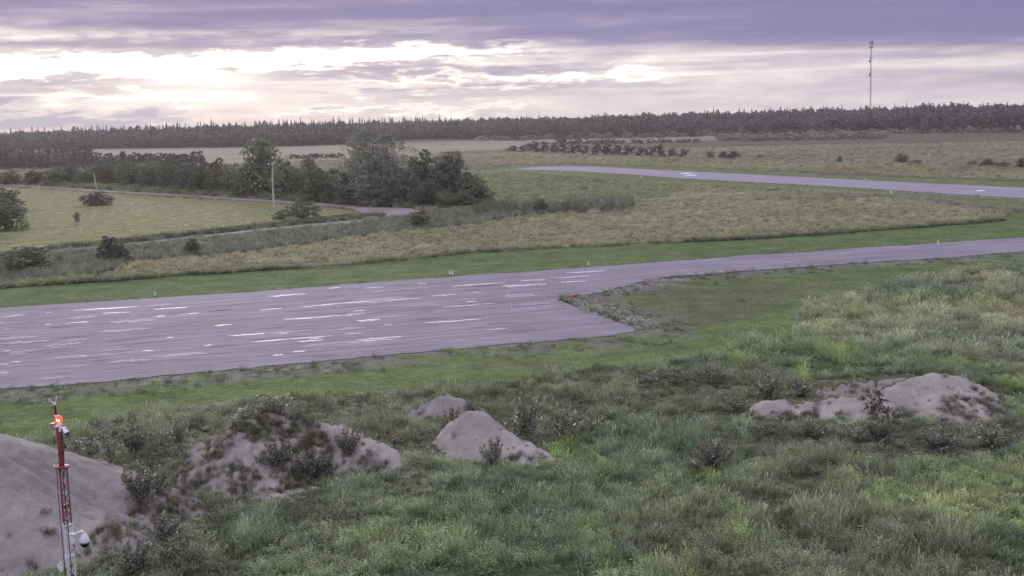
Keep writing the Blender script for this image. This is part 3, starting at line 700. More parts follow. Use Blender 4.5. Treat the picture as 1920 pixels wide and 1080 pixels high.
# near and far sward
def sward(name, r_lo, r_hi, dens, power, label, keep_zone=None):
    x, y, r = sample(r_lo, r_hi, dens, power, R(34))
    idx, c, hg, cv, u, v = cover(x, y)
    ph = pile_h(x, y) if r_lo < 75 else np.full(x.shape, -1.)
    da = seg_dist(x, y, ap_w + ap_w[:1])
    on = inpoly(u, v, APRON) | inpoly(u, v, RUNWAY) | inpoly(u, v, ROAD)
    ok = (rng.random(len(x)) < cv) & ~on & (ph < .30) & (cv > 0)
    x, y, r, c, hg, idx, u, v = (q[ok] for q in (x, y, r, c, hg, idx, u, v))
    n = len(x); st = lambda q, k: np.clip((q - .5) * k + .5, 0, 1)
    clump = st(fbm(x, y, 1.3, 20, 3), 2.6); big = st(fbm(x, y, 4.5, 21), 2.2)
    h = hg * (.38 + .85 * clump) * (.65 + .6 * big)
    h = h * np.where(ph[ok] > -.27, .55, 1.0)
    k_ = rng.choice([0, 1, 0, 1, 4, 5, 2], n)
    seedy = np.isin(idx, (4, 12, 0, 2, 1)) | ((idx == 9) & (fbm(x, y, 8, 10) > .55))
    k_ = np.where(seedy & (rng.random(n) < .6), rng.integers(2, 4, n), k_)
    weedy = np.isin(idx, (7, 13, 14)) | ((idx == 9) & (fbm(x, y, 6.5, 9) > .53))
    k_ = np.where(weedy & (rng.random(n) < .45), rng.integers(4, 6, n), k_)
    k_ = np.where(np.isin(idx, (6, 17, 16)) & (rng.random(n) < .6), 6, k_)
    sxy = np.clip((r / 75) ** .6, 1, 2.8) * rng.uniform(.7, 1.3, n)
    far_ = np.clip((r - 85) / 60, 0, 1); jit = (1 + (rng.uniform(.65, 1.35, n) - 1) * (1 - .6 * far_))[:, None] * (1 + rng.normal(0, .05, (n, 3)))
    clump = clump * (1 - .65 * far_) + .5 * .65 * far_; h = h * (1 - .6 * far_) + hg * .72 * .6 * far_
    wd = np.where(np.isin(k_, (4, 5)), 1.25, 1.0)[:, None]
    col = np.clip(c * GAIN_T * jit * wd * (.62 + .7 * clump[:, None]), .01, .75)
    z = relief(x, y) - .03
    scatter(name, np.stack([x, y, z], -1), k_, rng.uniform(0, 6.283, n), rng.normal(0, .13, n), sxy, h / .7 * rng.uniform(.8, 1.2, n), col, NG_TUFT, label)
    return n
n1 = sward('near_grass', 30, 100, 17, .9, 'rank mixed green and straw grass in the near meadow', None)
n2 = sward('far_grass', 100, 560, 9.5, 1.6, 'tall tan and green grass of the meadow beyond the apron', None)

# weeds on the piles and along the pavement edge
x, y, r = sample(40, 76, 40, 0, R(33)); ph = pile_h(x, y); ok = ph > .1
x, y, ph = x[ok], y[ok], ph[ok]; u, v = proj(np.stack([x, y, ph], -1))
wn = fbm(x, y, 1.6, 40); wn2 = fbm(x, y, .55, 41, 3)
pr = np.zeros(len(x))
P2 = (u > 290) & (u < 735)
dense = ((u > 430) & (u < 590) & (v < 828)) | ((u > 530) & (u < 625) & (v > 800) & (u < 560 + (v - 800) * .7 + 40))
pr = np.where(P2, np.where(dense, .85, np.where((u > 575) & (v < 868), .35 * (wn2 > .66), .75 * (wn2 > .54))), pr)
pr = np.where(P2 & (v > 885), np.maximum(pr, .45), pr)
pr = np.where((u <= 300), np.where(ph < .35, .5 * (wn2 > .52), .6 * (wn2 > .70) * (v > 960)), pr)
pr = np.where((u > 195) & (u < 340) & (v > 925) & (ph < 1.0), np.maximum(pr, .6 * (wn2 > .42)), pr)
pr = np.where((u > 780) & (u < 1030), np.where(ph < .4, .45 * (wn2 > .48), .5 * (wn2 > .70)), pr)
pr = np.where((u > 1360), np.where(ph < .4, .7 * (wn2 > .46), np.where((u > 1760) & (v > 745), .7 * (wn2 > .57), .5 * (wn2 > .71))), pr)
ok = rng.random(len(x)) < pr
x, y, ph, u = x[ok], y[ok], ph[ok], u[ok]; n = len(x)
c = np.array([lin((70, 76, 62)), lin((84, 88, 66)), lin((88, 78, 72)), lin((60, 66, 58))])[rng.integers(0, 4, n)] * GAIN_T * .75 * rng.uniform(.7, 1.3, (n, 1))
scatter('pile_weeds', np.stack([x, y, ph - .03], -1), rng.choice([4, 5, 4, 5, 0], n), rng.uniform(0, 6.28, n), rng.normal(0, .15, n), rng.uniform(.4, .85, n), rng.uniform(.25, .7, n) * np.where(u < 735, .9, .7), c, NG_TUFT, 'dark leafy weeds rooted on the sand piles')
# rank grass along the far side of the gravel road
u_ = rng.uniform(-40, 775, 4200); v_ = np.interp(u_, [-60, 30, 200, 400, 600, 730, 780], [341.5, 345, 355.5, 367, 379.5, 387, 390]) - rng.uniform(.3, 5.5, 4200)
P_ = np.array([gp(a, b_) for a, b_ in zip(u_, v_)]); n = len(P_)
c = np.where(rng.random((n, 1)) < .6, lin((100, 104, 90)), lin((84, 86, 78))) * GAIN_T * rng.uniform(.6, 1.25, (n, 1))
scatter('roadside_grass', P_, rng.integers(0, 6, n), rng.uniform(0, 6.28, n), rng.normal(0, .15, n), rng.uniform(2.2, 3.6, n), rng.uniform(.6, 1.7, n), c, NG_TUFT, 'strip of rank grass between the gravel road and the grove')
u_ = rng.uniform(90, 720, 1500); v_ = np.interp(u_, [60, 150, 250, 360, 460, 560, 640, 700], [471, 464, 454, 442, 431, 421, 414, 408]) - rng.uniform(0.3, 5, 1500)
P_ = np.array([gp(a, b_) for a, b_ in zip(u_, v_)]); n = len(P_)
c = np.where(rng.random((n, 1)) < .75, lin((76, 80, 70)), lin((98, 101, 88))) * GAIN_T * .8 * rng.uniform(.6, 1.25, (n, 1))
scatter('track_bank_weeds', P_, rng.integers(0, 6, n), rng.uniform(0, 6.28, n), rng.normal(0, .15, n), rng.uniform(1.6, 2.6, n), rng.uniform(.3, .9, n), c, NG_TUFT, 'dark weeds on the bank above the lower arm of the track')
u_ = rng.uniform(890, 1185, 1000); v_ = np.interp(u_, [890, 1000, 1100, 1185], [396, 392, 388, 383]) + rng.normal(0, 5, 1000)
P_ = np.array([gp(a, b_) for a, b_ in zip(u_, v_)]); n = len(P_)
c = np.where(rng.random((n, 1)) < .6, lin((70, 76, 68)), lin((98, 102, 96))) * GAIN_T * .85 * rng.uniform(.6, 1.25, (n, 1))
scatter('reeds', P_, rng.integers(0, 4, n), rng.uniform(0, 6.28, n), rng.normal(0, .08, n), rng.uniform(1.4, 2.6, n), rng.uniform(1.2, 2.6, n) * (fbm(P_[:, 0], P_[:, 1], 9, 60) + .25), c, NG_TUFT, 'dark upright reeds in the meadow right of the grove')
for lnu, lnv, cnt, dk, nm_, lb_ in (([890, 1000, 1280, 1400, 1650, 1885], [472.5, 467.5, 454.5, 448.5, 431.5, 413.5], 1700, .92, 'ditch_shade_grass', 'grass coloured dark for the ditch shadow between the meadow and the mown strip'),
                                ([-40, 200, 400, 640, 890], [542, 527, 512, 498.5, 473], 1100, 1.0, 'meadow_shade_grass', 'grass coloured for the fainter shadow along the left edge of the mown strip')):
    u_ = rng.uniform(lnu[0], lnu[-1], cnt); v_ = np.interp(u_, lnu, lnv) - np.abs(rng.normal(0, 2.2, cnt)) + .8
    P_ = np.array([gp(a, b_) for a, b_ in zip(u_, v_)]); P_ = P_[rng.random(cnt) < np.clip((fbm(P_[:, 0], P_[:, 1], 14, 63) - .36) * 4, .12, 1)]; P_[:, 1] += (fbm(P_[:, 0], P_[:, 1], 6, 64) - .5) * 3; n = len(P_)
    c = lin((84, 87, 74)) * GAIN_T * dk * rng.uniform(.55, 1.3, (n, 1))  # shadow line of the tall-grass edge, put into the tuft colour
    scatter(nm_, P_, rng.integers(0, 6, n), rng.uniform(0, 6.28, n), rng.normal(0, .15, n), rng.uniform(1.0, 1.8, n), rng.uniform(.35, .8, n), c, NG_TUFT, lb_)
# verge weeds
x, y, r = sample(55, 300, 3.0, .9, R(33)); idx, c, hg, cv, u, v = cover(x, y); da = seg_dist(x, y, ap_w + ap_w[:1]); drw = seg_dist(x, y, rw_w + rw_w[:1])
on = inpoly(u, v, APRON) | inpoly(u, v, RUNWAY)
wn = fbm(x, y, 1.8, 44)
pr = np.where((idx >= 9), np.clip(1.1 - np.abs(da - 1.0) / 4.2, 0, 1) * np.clip((wn - .40) * 6, 0, 1), np.clip(1 - da / .5, 0, 1) * .9)
pr = np.maximum(pr, np.clip(1 - drw / .7, 0, 1) * .8)
pr = np.maximum(pr, .05 * np.isin(idx, (10, 11)) * (fbm(x, y, 5, 45) > .56))
ok = (rng.random(len(x)) < pr) & (~on | (rng.random(len(x)) < .0)) & (pile_h(x, y) < 0)
x, y, c, idx = x[ok], y[ok], c[ok], idx[ok]; n = len(x)
c = np.where(rng.random((n, 1)) < .6, lin((70, 74, 62)), c) * GAIN_T * rng.uniform(.6, 1.1, (n, 1))
scatter('verge_weeds', np.stack([x, y, np.zeros(n)], -1), rng.integers(0, 7, n), rng.uniform(0, 6.28, n), rng.normal(0, .15, n), rng.uniform(.7, 1.4, n), rng.uniform(.15, .5, n), c, NG_TUFT, 'low dark weeds along the pavement edges')
# loose stones on the verge
V_, F_ = [], []
def rubble(u, v, s, at_=None):
    p = gp(u, v) if at_ is None else at_; base = len(V_); rg = random
    ring = [(p[0] + s * math.cos(t) * rg.uniform(.6, 1.2), p[1] + s * math.sin(t) * rg.uniform(.6, 1.2)) for t in [i * 1.0472 for i in range(6)]]
    for a, b_ in ring: V_.append((a, b_, p[2] - .03))
    for a, b_ in ring: V_.append((p[0] + (a - p[0]) * .7, p[1] + (b_ - p[1]) * .7, p[2] + s * rg.uniform(.35, .6)))
    for i in range(6): F_.append((base + i, base + (i + 1) % 6, base + 6 + (i + 1) % 6, base + 6 + i))
    F_.append(tuple(base + 6 + i for i in range(6)))
for _ in range(70): rubble(random.gauss(1250, 22), random.gauss(525, 1.6), random.uniform(.07, .22))
for _ in range(60): rubble(random.gauss(1150, 35), random.gauss(542, 4), random.uniform(.06, .2))
for _ in range(150):
    t = random.random(); rubble(1075 + t * 140 + random.gauss(0, 14), 570 + t * 42 + random.gauss(-2, 5), random.uniform(.08, .30))
for _ in range(220):
    t = random.random(); rubble(1200 - t * 1250 + random.gauss(0, 10), 628 + t * 108 + random.gauss(3, 2.5), random.uniform(.03, .10))
for _ in range(260):
    pc_ = random.choice([(330, 720, 840, 925), (850, 1000, 790, 870), (1390, 1880, 730, 815), (1690, 1870, 720, 810)])
    q_ = gp(random.uniform(*pc_[:2]), random.uniform(*pc_[2:])); q_[1] += random.uniform(-1.5, 2.5); hz_ = float(pile_h(np.array([q_[0]]), np.array([q_[1]]))[0])
    if hz_ > .05: rubble(0, 0, random.uniform(.04, .13), (q_[0], q_[1], hz_))
for _ in range(40): rubble(random.uniform(20, 110), random.gauss(752, 6), random.uniform(.04, .12))
for _ in range(60):
    u_ = random.uniform(1640, 1930); rubble(u_, 355 + (u_ - 1640) * .067 + random.gauss(2.5, .6), random.uniform(.15, .4))
tag(obj('loose_stones', mesh_py('loose_stones', V_, F_, ROCKM)), 'pale broken stones and rubble along the pavement edges', kind='stuff')

# ------------------------------------------------------------------ trees and shrubs
def leaves_mesh(name, pts, size, mat, seed, nrm=None, tint=None, aspect=.6, glint=0.0):
    rg = np.random.default_rng(seed); n = len(pts)
    d = rg.normal(0, 1, (n, 3)); 
    if nrm is not None: d = d * .75 + nrm
    d[:, 2] += .35
    d /= np.linalg.norm(d, axis=1, keepdims=True) + 1e-9
    a = np.cross(d, rg.normal(0, 1, (n, 3))); a /= np.linalg.norm(a, axis=1, keepdims=True) + 1e-9
    b_ = np.cross(d, a); s = size * rg.uniform(.6, 1.35, (n, 1))
    V_ = np.stack([pts - a * s, pts - b_ * s * aspect, pts + a * s, pts + b_ * s * aspect], 1).reshape(-1, 3)
    t = (tint if tint is not None else np.ones(n)) * rg.uniform(.75, 1.3, n) * np.where(rg.random(n) < glint, 2.3, 1.0)  # a random share of leaves is tinted paler as painted glints
    return mesh_np(name, V_, np.arange(4 * n).reshape(n, 4), mat, {'tint': ('FLOAT', np.repeat(t, 4))})
def lobed_points(h, w, n, seed, z0=.12, lobes=11, spiky=0.0, top=.75):
    """points over uneven lobes: crown from z0*h to h, width w"""
    rg = np.random.default_rng(seed); L = []
    for i in range(lobes):
        t = (i + .5) / lobes; z = z0 + (1 - z0) * (t ** .85) * .88 + .02
        env = math.sin(math.pi * min(max((z - z0 * .3) / (1.02 - z0 * .3), .02), .98) ** top) ** .8
        if z0 < .07: env = max(.08, 1 - (max(z - .3, 0) / .78) ** 2) ** .85 if z > .3 else .95
        a = i * 2.4 + rg.uniform(-.5, .5); off = env * rg.uniform(.25, .78)
        rr = w / 2 * (.30 + .26 * rg.random()) * (.55 + .6 * env) * (1.1 - .45 * t)
        L.append((w / 2 * off * math.cos(a), w / 2 * off * math.sin(a), h * z, rr, rr * h / w * rg.uniform(.5, .75)))
    P, N_, T = [], [], []
    wts = np.array([l[3] ** 2 for l in L]); wts /= wts.sum()
    for (cx, cy, cz, rr, rz), q in zip(L, wts):
        k_ = max(8, int(n * q)); d = rg.normal(0, 1, (k_, 3)); d[:, 2] = d[:, 2] * .9 + .25
        d /= np.linalg.norm(d, axis=1, keepdims=True)
        # sub clumps on the lobe give lit tops and shaded gaps
        nc = max(5, k_ // 16); cd = rg.normal(0, 1, (nc, 3)); cd[:, 2] = cd[:, 2] + .2; cd /= np.linalg.norm(cd, axis=1, keepdims=True)
        near = np.argmax(d @ cd.T, 1); d = d * .55 + cd[near] * .55
        rad_ = rg.uniform(.6, 1.1, (k_, 1)) * (1 + spiky * rg.random((nc, 1))[near])
        p = np.array([cx, cy, cz]) + d * rad_ * np.array([rr, rr, rz]); P.append(p); N_.append(d); T.append(rg.uniform(.75, 1.25, nc)[near])
    P = np.concatenate(P); N_ = np.concatenate(N_); T = np.concatenate(T)
    P[:, 2] = np.where(P[:, 2] > h, h - rg.random(len(P)) * .06 * h, P[:, 2]); P[:, 2] = np.maximum(P[:, 2], .03 * h)
    return P, N_, T
def shoot_points(h, w, n, seed, shoots=20, z0=.1, leaf_small=True):
    """leaves strung along rising shoots (poplar, willow sapling); also returns the shoot paths"""
    rg = np.random.default_rng(seed); P, T, paths = [], [], []
    for i in range(shoots):
        a = i * 2.4 + rg.uniform(-.4, .4); b0 = z0 * h + (rg.random() ** 1.3) * h * .5; top_ = min(h, b0 + h * rg.uniform(.3, .62)) if i else h
        out = w / 2 * rg.uniform(.25, 1.0) * (1 - .6 * b0 / h) if i else .03 * w
        s0 = np.array([0, 0, b0 * .7]); s2 = np.array([out * math.cos(a), out * math.sin(a), top_]); s1 = (s0 + s2) / 2 + np.array([out * .2 * math.cos(a), out * .2 * math.sin(a), -.03 * h])
        paths.append([s0, s1, s2]); k_ = n // shoots; t = rg.random(k_)[:, None] ** .8
        p = (1 - t) ** 2 * s0 + 2 * t * (1 - t) * s1 + t ** 2 * s2
        p = p + rg.normal(0, 1, (k_, 3)) * w * (.055 if leaf_small else .11) * (1.15 - t); P.append(p); T.append(np.full(k_, rg.uniform(.75, 1.25)))
    P = np.concatenate(P); P[:, 2] = np.maximum(P[:, 2], .02 * h)
    return P, np.concatenate(T), paths
def trunk_mesh(name, h, w, seed, mat, z0=.15, r0_=None, limbs=7):
    rg = random.Random(seed); r0_ = r0_ or h * .016; parts = []
    pts = [(0, 0, -.1)]; 
    for i in range(1, 6): pts.append((rg.uniform(-.02, .02) * h, rg.uniform(-.02, .02) * h, h * .86 * i / 5))
    parts.append(tube(pts, [r0_ * (1 - .17 * i) for i in range(6)], 6))
    for i in range(limbs):
        z = h * (z0 + (.65 - z0) * i / limbs); a = i * 2.4; L = w * .36 * rg.uniform(.7, 1.1)
        parts.append(tube([(0, 0, z), (math.cos(a) * L * .5, math.sin(a) * L * .5, z + h * .08), (math.cos(a) * L, math.sin(a) * L, z + h * .2)], [r0_ * .45, r0_ * .3, r0_ * .1], 4, False))
    return mesh_py(name, *join(parts), mat)
def stems_mesh(name, paths, r, mat):
    return mesh_py(name, *join([tube(p, [r, r * .7, r * .3], 4, False) for p in paths]), mat)

# prototypes at unit size are built with real sizes, then copied with scale
PROTO = {}
def proto(key, kind, h, w, n, leaf, mat, seed, bark=None, **kw):
    if kind == 'lobed':
        P, N_, T = lobed_points(h, w, n, seed, **kw); cm = leaves_mesh('crown', P, leaf, mat, seed, N_, T, glint=.10 if leaf < .07 else .0)
        tm = trunk_mesh('trunk', h * .85, w, seed, bark or BARK, z0=max(.08, kw.get('z0', .12) * .8))
    else:
        P, T, paths = shoot_points(h, w, n, seed, **kw); cm = leaves_mesh('crown', P, leaf, mat, seed, None, T, glint=.16 if leaf < .1 else .04)
        tm = stems_mesh('trunk', paths, h * .008, bark or BARK)
    PROTO[key] = (h, w, cm, tm)
proto('big', 'lobed', 15.5, 15.0, 15750, 0.218, L_SILVER, 101, BARK, lobes=26, z0=.06, spiky=.35, top=1.0)
proto('poplar', 'lobed', 12, 8.5, 8820, 0.230, L_GROVE, 102, lobes=16, z0=.05, spiky=.5, top=.9)
proto('dark', 'lobed', 10, 8, 6300, 0.218, L_GROVE, 103, lobes=12, z0=.05, spiky=.25)
proto('round', 'lobed', 7, 6.5, 5460, 0.192, L_GROVE, 104, lobes=11, z0=.0, spiky=.2)
proto('round2', 'lobed', 7, 7, 5460, 0.192, L_GROVE, 114, lobes=13, z0=.0, spiky=.35)
proto('willow', 'lobed', 7, 6.5, 5460, 0.179, L_SILVER, 105, lobes=10, z0=.0, spiky=.2)
proto('spiky', 'lobed', 10, 6.5, 6500, .2, L_SILVER, 106, lobes=16, spiky=.55, z0=.03)
proto('spikydark', 'lobed', 6, 4, 2600, .16, L_GROVE, 107, lobes=11, spiky=.5, z0=.03)
proto('olive', 'lobed', 4, 6, 4200, 0.154, L_OLIVE, 108, lobes=10, z0=.0)
proto('bush', 'lobed', 3, 3.6, 3990, 0.102, L_DARK, 109, lobes=9, z0=.0, spiky=.2)
proto('bush2', 'lobed', 3, 4.2, 3990, 0.109, L_GROVE, 110, lobes=10, z0=.0, spiky=.25)
proto('lowdome', 'lobed', 3.2, 8, 5460, 0.128, L_DARK, 111, lobes=12, z0=.0, spiky=.15)
proto('yellow', 'lobed', 1.6, 1.4, 250, .12, L_YELLOW, 112, lobes=5, z0=.0)
proto('farbush', 'lobed', 5, 6, 420, .42, L_FAR, 113, lobes=8, z0=.0)
proto('scrub', 'lobed', 5, 6, 420, .42, leaf_mat('scrub_leaf', (.33, .34, .28)), 117, lobes=8, z0=.0)
proto('farbush2', 'lobed', 5, 5, 420, .42, L_DARK, 115, lobes=7, z0=.0)
proto('thicket', 'lobed', 9, 5, 520, .42, L_FAR, 116, lobes=9, z0=.0, spiky=.4)
proto('shrub', 'shoots', 2.0, 1.6, 1500, .06, L_SHRUB, 120, shoots=22, z0=.03)
proto('shrub2', 'shoots', 1.8, 2.2, 1700, .06, L_SHRUB, 121, shoots=26, z0=.02)
proto('shrubdk', 'shoots', 1.7, 2.2, 2000, .062, L_SHRUBDK, 122, shoots=28, z0=.02)
proto('shrubdk2', 'lobed', 1.5, 2.2, 2000, .062, L_SHRUBDK, 123, lobes=10, z0=.0, spiky=.4)
proto('redweed', 'lobed', 1.0, 1.6, 900, .05, L_RED, 124, lobes=8, z0=.0, spiky=.4)
proto('sapling', 'shoots', 1.6, .7, 320, .06, leaf_mat('pale_sapling_leaf', (.30, .31, .27), spec=.7, rough=.3), 125, shoots=8, z0=.05)

def plant(name, key, u, v, hpx, wpx, label, cat, group=None, Y=None, z=None, parts=True):
    """a thing with its foot at photo pixel (u, v) on the ground, hpx tall and wpx wide in the photo"""
    ph, pw, cm, tm = PROTO[key]
    p = gp(u, v) if Y is None else at(u, v, Y)
    if z is not None: p[2] = z
    s = mpp(math.hypot(p[1], H)); h = hpx * s; w = wpx * s
    rot = (0, 0, random.uniform(0, 6.283)); scl = (w / pw, w / pw, h / ph)
    e = bpy.data.objects.new(name, None); COL.objects.link(e); e.location = p; e.rotation_euler = rot; e.scale = scl; e.empty_display_size = .3
    tag(e, label, cat, group)
    for nm, me in (('trunk', tm), ('crown', cm)):
        obj(nm, me, e)
    return e
ORD = ['first', 'second', 'third', 'fourth', 'fifth', 'sixth', 'seventh', 'eighth', 'ninth', 'tenth', 'eleventh', 'twelfth', 'thirteenth', 'fourteenth', 'fifteenth', 'sixteenth', 'seventeenth']
# the grove behind the gravel road, left to right
G = 'trees and bushes of the grove behind the gravel road'
GROVE = [
 ('round_bush', 'olive', 14, 346, 27, 66, 'yellow-green bush at the left edge, behind the gravel road'),
 ('round_bush', 'olive', 72, 346, 28, 66, 'second yellow-green bush from the left edge, low and wide'),
 ('round_bush', 'round2', 112, 348, 36, 56, 'dull green bush right of the two yellow-green ones'),
 ('round_bush', 'willow', 138, 347, 45, 40, 'pale green bush with a raised tip left of the leaning pole'),
 ('round_bush', 'dark', 160, 349, 34, 44, 'small dark bush directly left of the thin leaning pole'),
 ('round_bush', 'olive', 205, 350, 36, 44, 'olive bush just right of the thin leaning pole'),
 ('round_bush', 'round', 246, 353, 54, 62, 'rounded mid-green bush second right of the leaning pole'),
 ('round_bush', 'dark', 284, 356, 56, 56, 'darkest rounded bush in the left half of the grove'),
 ('round_bush', 'round2', 318, 358, 60, 52, 'mid-green bush right of the darkest rounded bush'),
 ('round_bush', 'willow', 350, 361, 60, 48, 'greyish bush in the middle of the left row of the grove'),
 ('round_bush', 'round', 378, 363, 56, 44, 'low rounded bush left of the tall olive-tinged bush'),
 ('round_bush', 'olive', 408, 364, 72, 54, 'tall olive-tinged bush left of the forked mid-grove tree'),
 ('round_bush', 'round2', 436, 366, 62, 50, 'leafy bush at the left foot of the tall tree behind the lamp pole'),
 ('leafy_tree', 'poplar', 494, 368, 112, 92, 'tall ragged tree directly behind the wooden lamp pole'),
 ('round_bush', 'round', 466, 369, 62, 52, 'bush in front of the ragged tree, left of the lamp pole'),
 ('round_bush', 'round2', 536, 373, 74, 56, 'leafy bush right of the lamp pole'),
 ('leafy_tree', 'spiky', 583, 372, 84, 40, 'small narrow-topped tree between the lamp pole and the largest tree'),
 ('round_bush', 'round', 596, 378, 66, 60, 'rounded bush below the narrow-topped small tree'),
 ('round_bush', 'round2', 630, 380, 68, 52, 'bush touching the left side of the largest tree'),
 ('leafy_tree', 'big', 704, 382, 148, 152, 'largest tree of the grove, broad silvery crown above the skyline'),
 ('round_bush', 'dark', 652, 383, 66, 54, 'dark bush at the left foot of the largest tree'),
 ('round_bush', 'willow', 694, 386, 62, 70, 'silvery willow bush at the foot of the largest tree'),
 ('leafy_tree', 'dark', 792, 380, 100, 78, 'dark green tree right of the largest tree'),
 ('round_bush', 'willow', 764, 386, 78, 62, 'grey rounded willow in front of the dark green tree'),
 ('leafy_tree', 'spiky', 848, 381, 100, 72, 'tree with upright spiky shoots near the right end of the grove'),
 ('round_bush', 'round2', 812, 387, 56, 54, 'low leafy bush in front of the spiky tree'),
 ('round_bush', 'round2', 828, 381, 80, 72, 'broad bush joining the dark green tree and the spiky tree'),
 ('round_bush', 'round', 872, 382, 62, 62, 'broad bush right of the spiky tree, sloping down to the low scrub'),
 ('leafy_tree', 'spikydark', 894, 378, 56, 36, 'small dark spiky tree at the right end of the grove'),
 ('round_bush', 'round', 786, 389, 34, 38, 'small bush left of the low bushes at the foot of the spiky tree'),
 ('round_bush', 'round2', 838, 389, 34, 40, 'small leafy bush below the spiky tree'),
 ('round_bush', 'round', 870, 388, 36, 38, 'small bush right below the spiky tree'),
 ('round_bush', 'willow', 722, 388, 40, 44, 'low grey bush right of the silvery willow bush'),
]
for nm, key, u, v, hp, wp, lab in GROVE: plant(nm, key, u, v, hp, wp, lab, 'tree' if 'tree' in nm else 'bush', G)
for i in range(30):
    u = 190 + i * 24.5 + random.uniform(-6, 6); v = np.interp(u, [190, 400, 600, 720, 900], [346, 360, 372, 377, 381]) - random.uniform(0, 3)
    plant('round_bush', random.choice(['round', 'round2', 'round2', 'willow']), u, v, random.uniform(40, 58) if u < 860 else 34, random.uniform(52, 66), 'bush in the back of the grove, filling the gaps between those in front', 'bush', 'bushes in the back row of the grove')
for i in range(9):
    u = 885 + i * 13 + random.uniform(-4, 4)
    plant('round_bush', random.choice(['bush2', 'willow']), u, 389 + i * .6 + random.uniform(-3, 5), random.uniform(13, 25) * (1 - .04 * i), random.uniform(24, 34), ORD[i] + ' low scrub bush from the left in the reeds right of the grove', 'bush', 'low scrub right of the grove')
FIELD = [
 ('lowdome', 183, 385, 27, 66, 'dark dome-shaped bush in the field below the leaning pole'),
 ('spikydark', 145, 416, 21, 12, 'tiny upright bush alone in the pale green field'),
 ('willow', 8, 398, 50, 84, 'large bush at the left edge, the farther of two'),
 ('round2', 8, 432, 56, 84, 'large dark bush at the left edge, the nearer of two'),
 ('round2', 52, 506, 46, 104, 'wide bush by the left edge below the track'),
 ('bush', 205, 488, 50, 44, 'dark bush standing in front of the track, left part'),
 ('bush', 226, 490, 36, 40, 'lower half of the dark pair in front of the track, right part'),
 ('bush', 362, 477, 33, 34, 'round dark bush alone in the grass right of the dark pair'),
 ('bush2', 567, 412, 40, 62, 'leafy bush right of the foot of the lamp pole'),
 ('bush2', 530, 410, 16, 36, 'low scrub at the foot of the lamp pole'),
 ('olive', 783, 425, 33, 58, 'yellow-green bush just below the bend of the gravel track'),
 ('bush', 1013, 398, 28, 34, 'dark bush alone in the reeds right of the grove'),
 ('yellow', 889, 394, 15, 14, 'small yellow-leaved bush right of the grove'),
 ('bush2', 905, 402, 18, 26, 'low green scrub right of the small yellow bush'),
 ('bush', 1575, 304, 13, 11, 'small dark bush alone beyond the runway, left of two scrub patches'),
 ('bush2', 1690, 306, 18, 26, 'grey-green bush in the left scrub patch beyond the runway'),
 ('bush2', 1718, 307, 8, 26, 'low end of the left scrub patch beyond the runway'),
 ('bush2', 1822, 310, 9, 26, 'low left end of the right scrub patch beyond the runway'),
 ('bush', 1850, 312, 16, 32, 'tallest bush of the right scrub patch beyond the runway'),
 ('bush2', 1882, 312, 9, 26, 'low right end of the right scrub patch beyond the runway'),
 ('bush', 1914, 315, 21, 18, 'dark bush at the right edge beyond the runway'),
 ('bush2', 1332, 296, 14, 16, 'small bush left of the rounded pair beyond the runway end'),
 ('bush', 1355, 297, 15, 22, 'left bush of the rounded pair beyond the runway end'),
 ('bush', 1375, 297, 16, 20, 'right bush of the rounded pair beyond the runway end'),
 ('bush2', 1425, 297, 8, 12, 'tiny scrub right of the rounded pair beyond the runway'),
]
for key, u, v, hp, wp, lab in FIELD: plant('bush', key, u, v, hp, wp, lab, 'bush', 'bushes scattered over the fields')
# hedge-like row at the far end of the runway
for hn, (u, hp, wp, key) in enumerate(((962, 12, 26, 'farbush'), (982, 13, 26, 'farbush'), (1002, 22, 28, 'farbush2'), (1022, 22, 26, 'farbush'), (1040, 18, 26, 'farbush'), (1055, 28, 26, 'farbush'), (1076, 20, 26, 'farbush2'), (1096, 18, 26, 'farbush'),
                       (1118, 22, 28, 'farbush2'), (1138, 22, 26, 'farbush2'), (1158, 20, 28, 'farbush'), (1178, 21, 28, 'farbush2'), (1200, 18, 28, 'farbush2'), (1220, 19, 26, 'farbush'), (1238, 25, 26, 'farbush2'), (1260, 17, 28, 'farbush'), (1282, 18, 20, 'farbush2'))):
    plant('hedge_bush', key, u, 284 + (u - 960) * .035, hp, wp, ORD[hn] + ' bush from the left in the dark row beyond the runway tip', 'bush', 'row of bushes beyond the runway tip')
# second grey row behind it
for i in range(16):
    u = 1050 + i * 17 + random.uniform(-5, 5)
    plant('scrub_bush', 'farbush', u, 271 - i * .25, random.uniform(7, 11), random.uniform(22, 30), ORD[i] + ' low grey scrub bush from the left behind the dark row beyond the runway tip', 'bush', 'grey scrub behind the dark row')
# left woodland and grey thicket
for i in range(46):
    u = -60 + (i % 23) * 10.4 + random.uniform(-4, 4); v = 317 - (i // 23) * 8 + random.uniform(-2, 1)
    plant('thicket_tree', 'thicket', u, v, random.uniform(27, 40), random.uniform(18, 26), 'slender tree in the dense wood behind the yellow-green bushes', 'tree', 'trees of the dense wood on the left')
for i in range(40):
    u = 165 + (i % 20) * 11.2 + random.uniform(-4, 4); v = 309 - (i // 20) * 3 + random.uniform(-2, 1)
    plant('thicket_bush', 'farbush', u, v, random.uniform(15, 24), random.uniform(18, 26), 'grey-green bush in the thicket behind the left half of the grove', 'bush', 'grey-green thicket behind the grove')
for i in range(9):
    u = 548 + i * 11; plant('scrub_bush', 'farbush2', u, 298 - i * .2, random.uniform(8, 12), random.uniform(14, 20), ORD[i] + ' small scrub bush from the left in the pale field left of the largest tree', 'bush', 'scrub in the pale field')
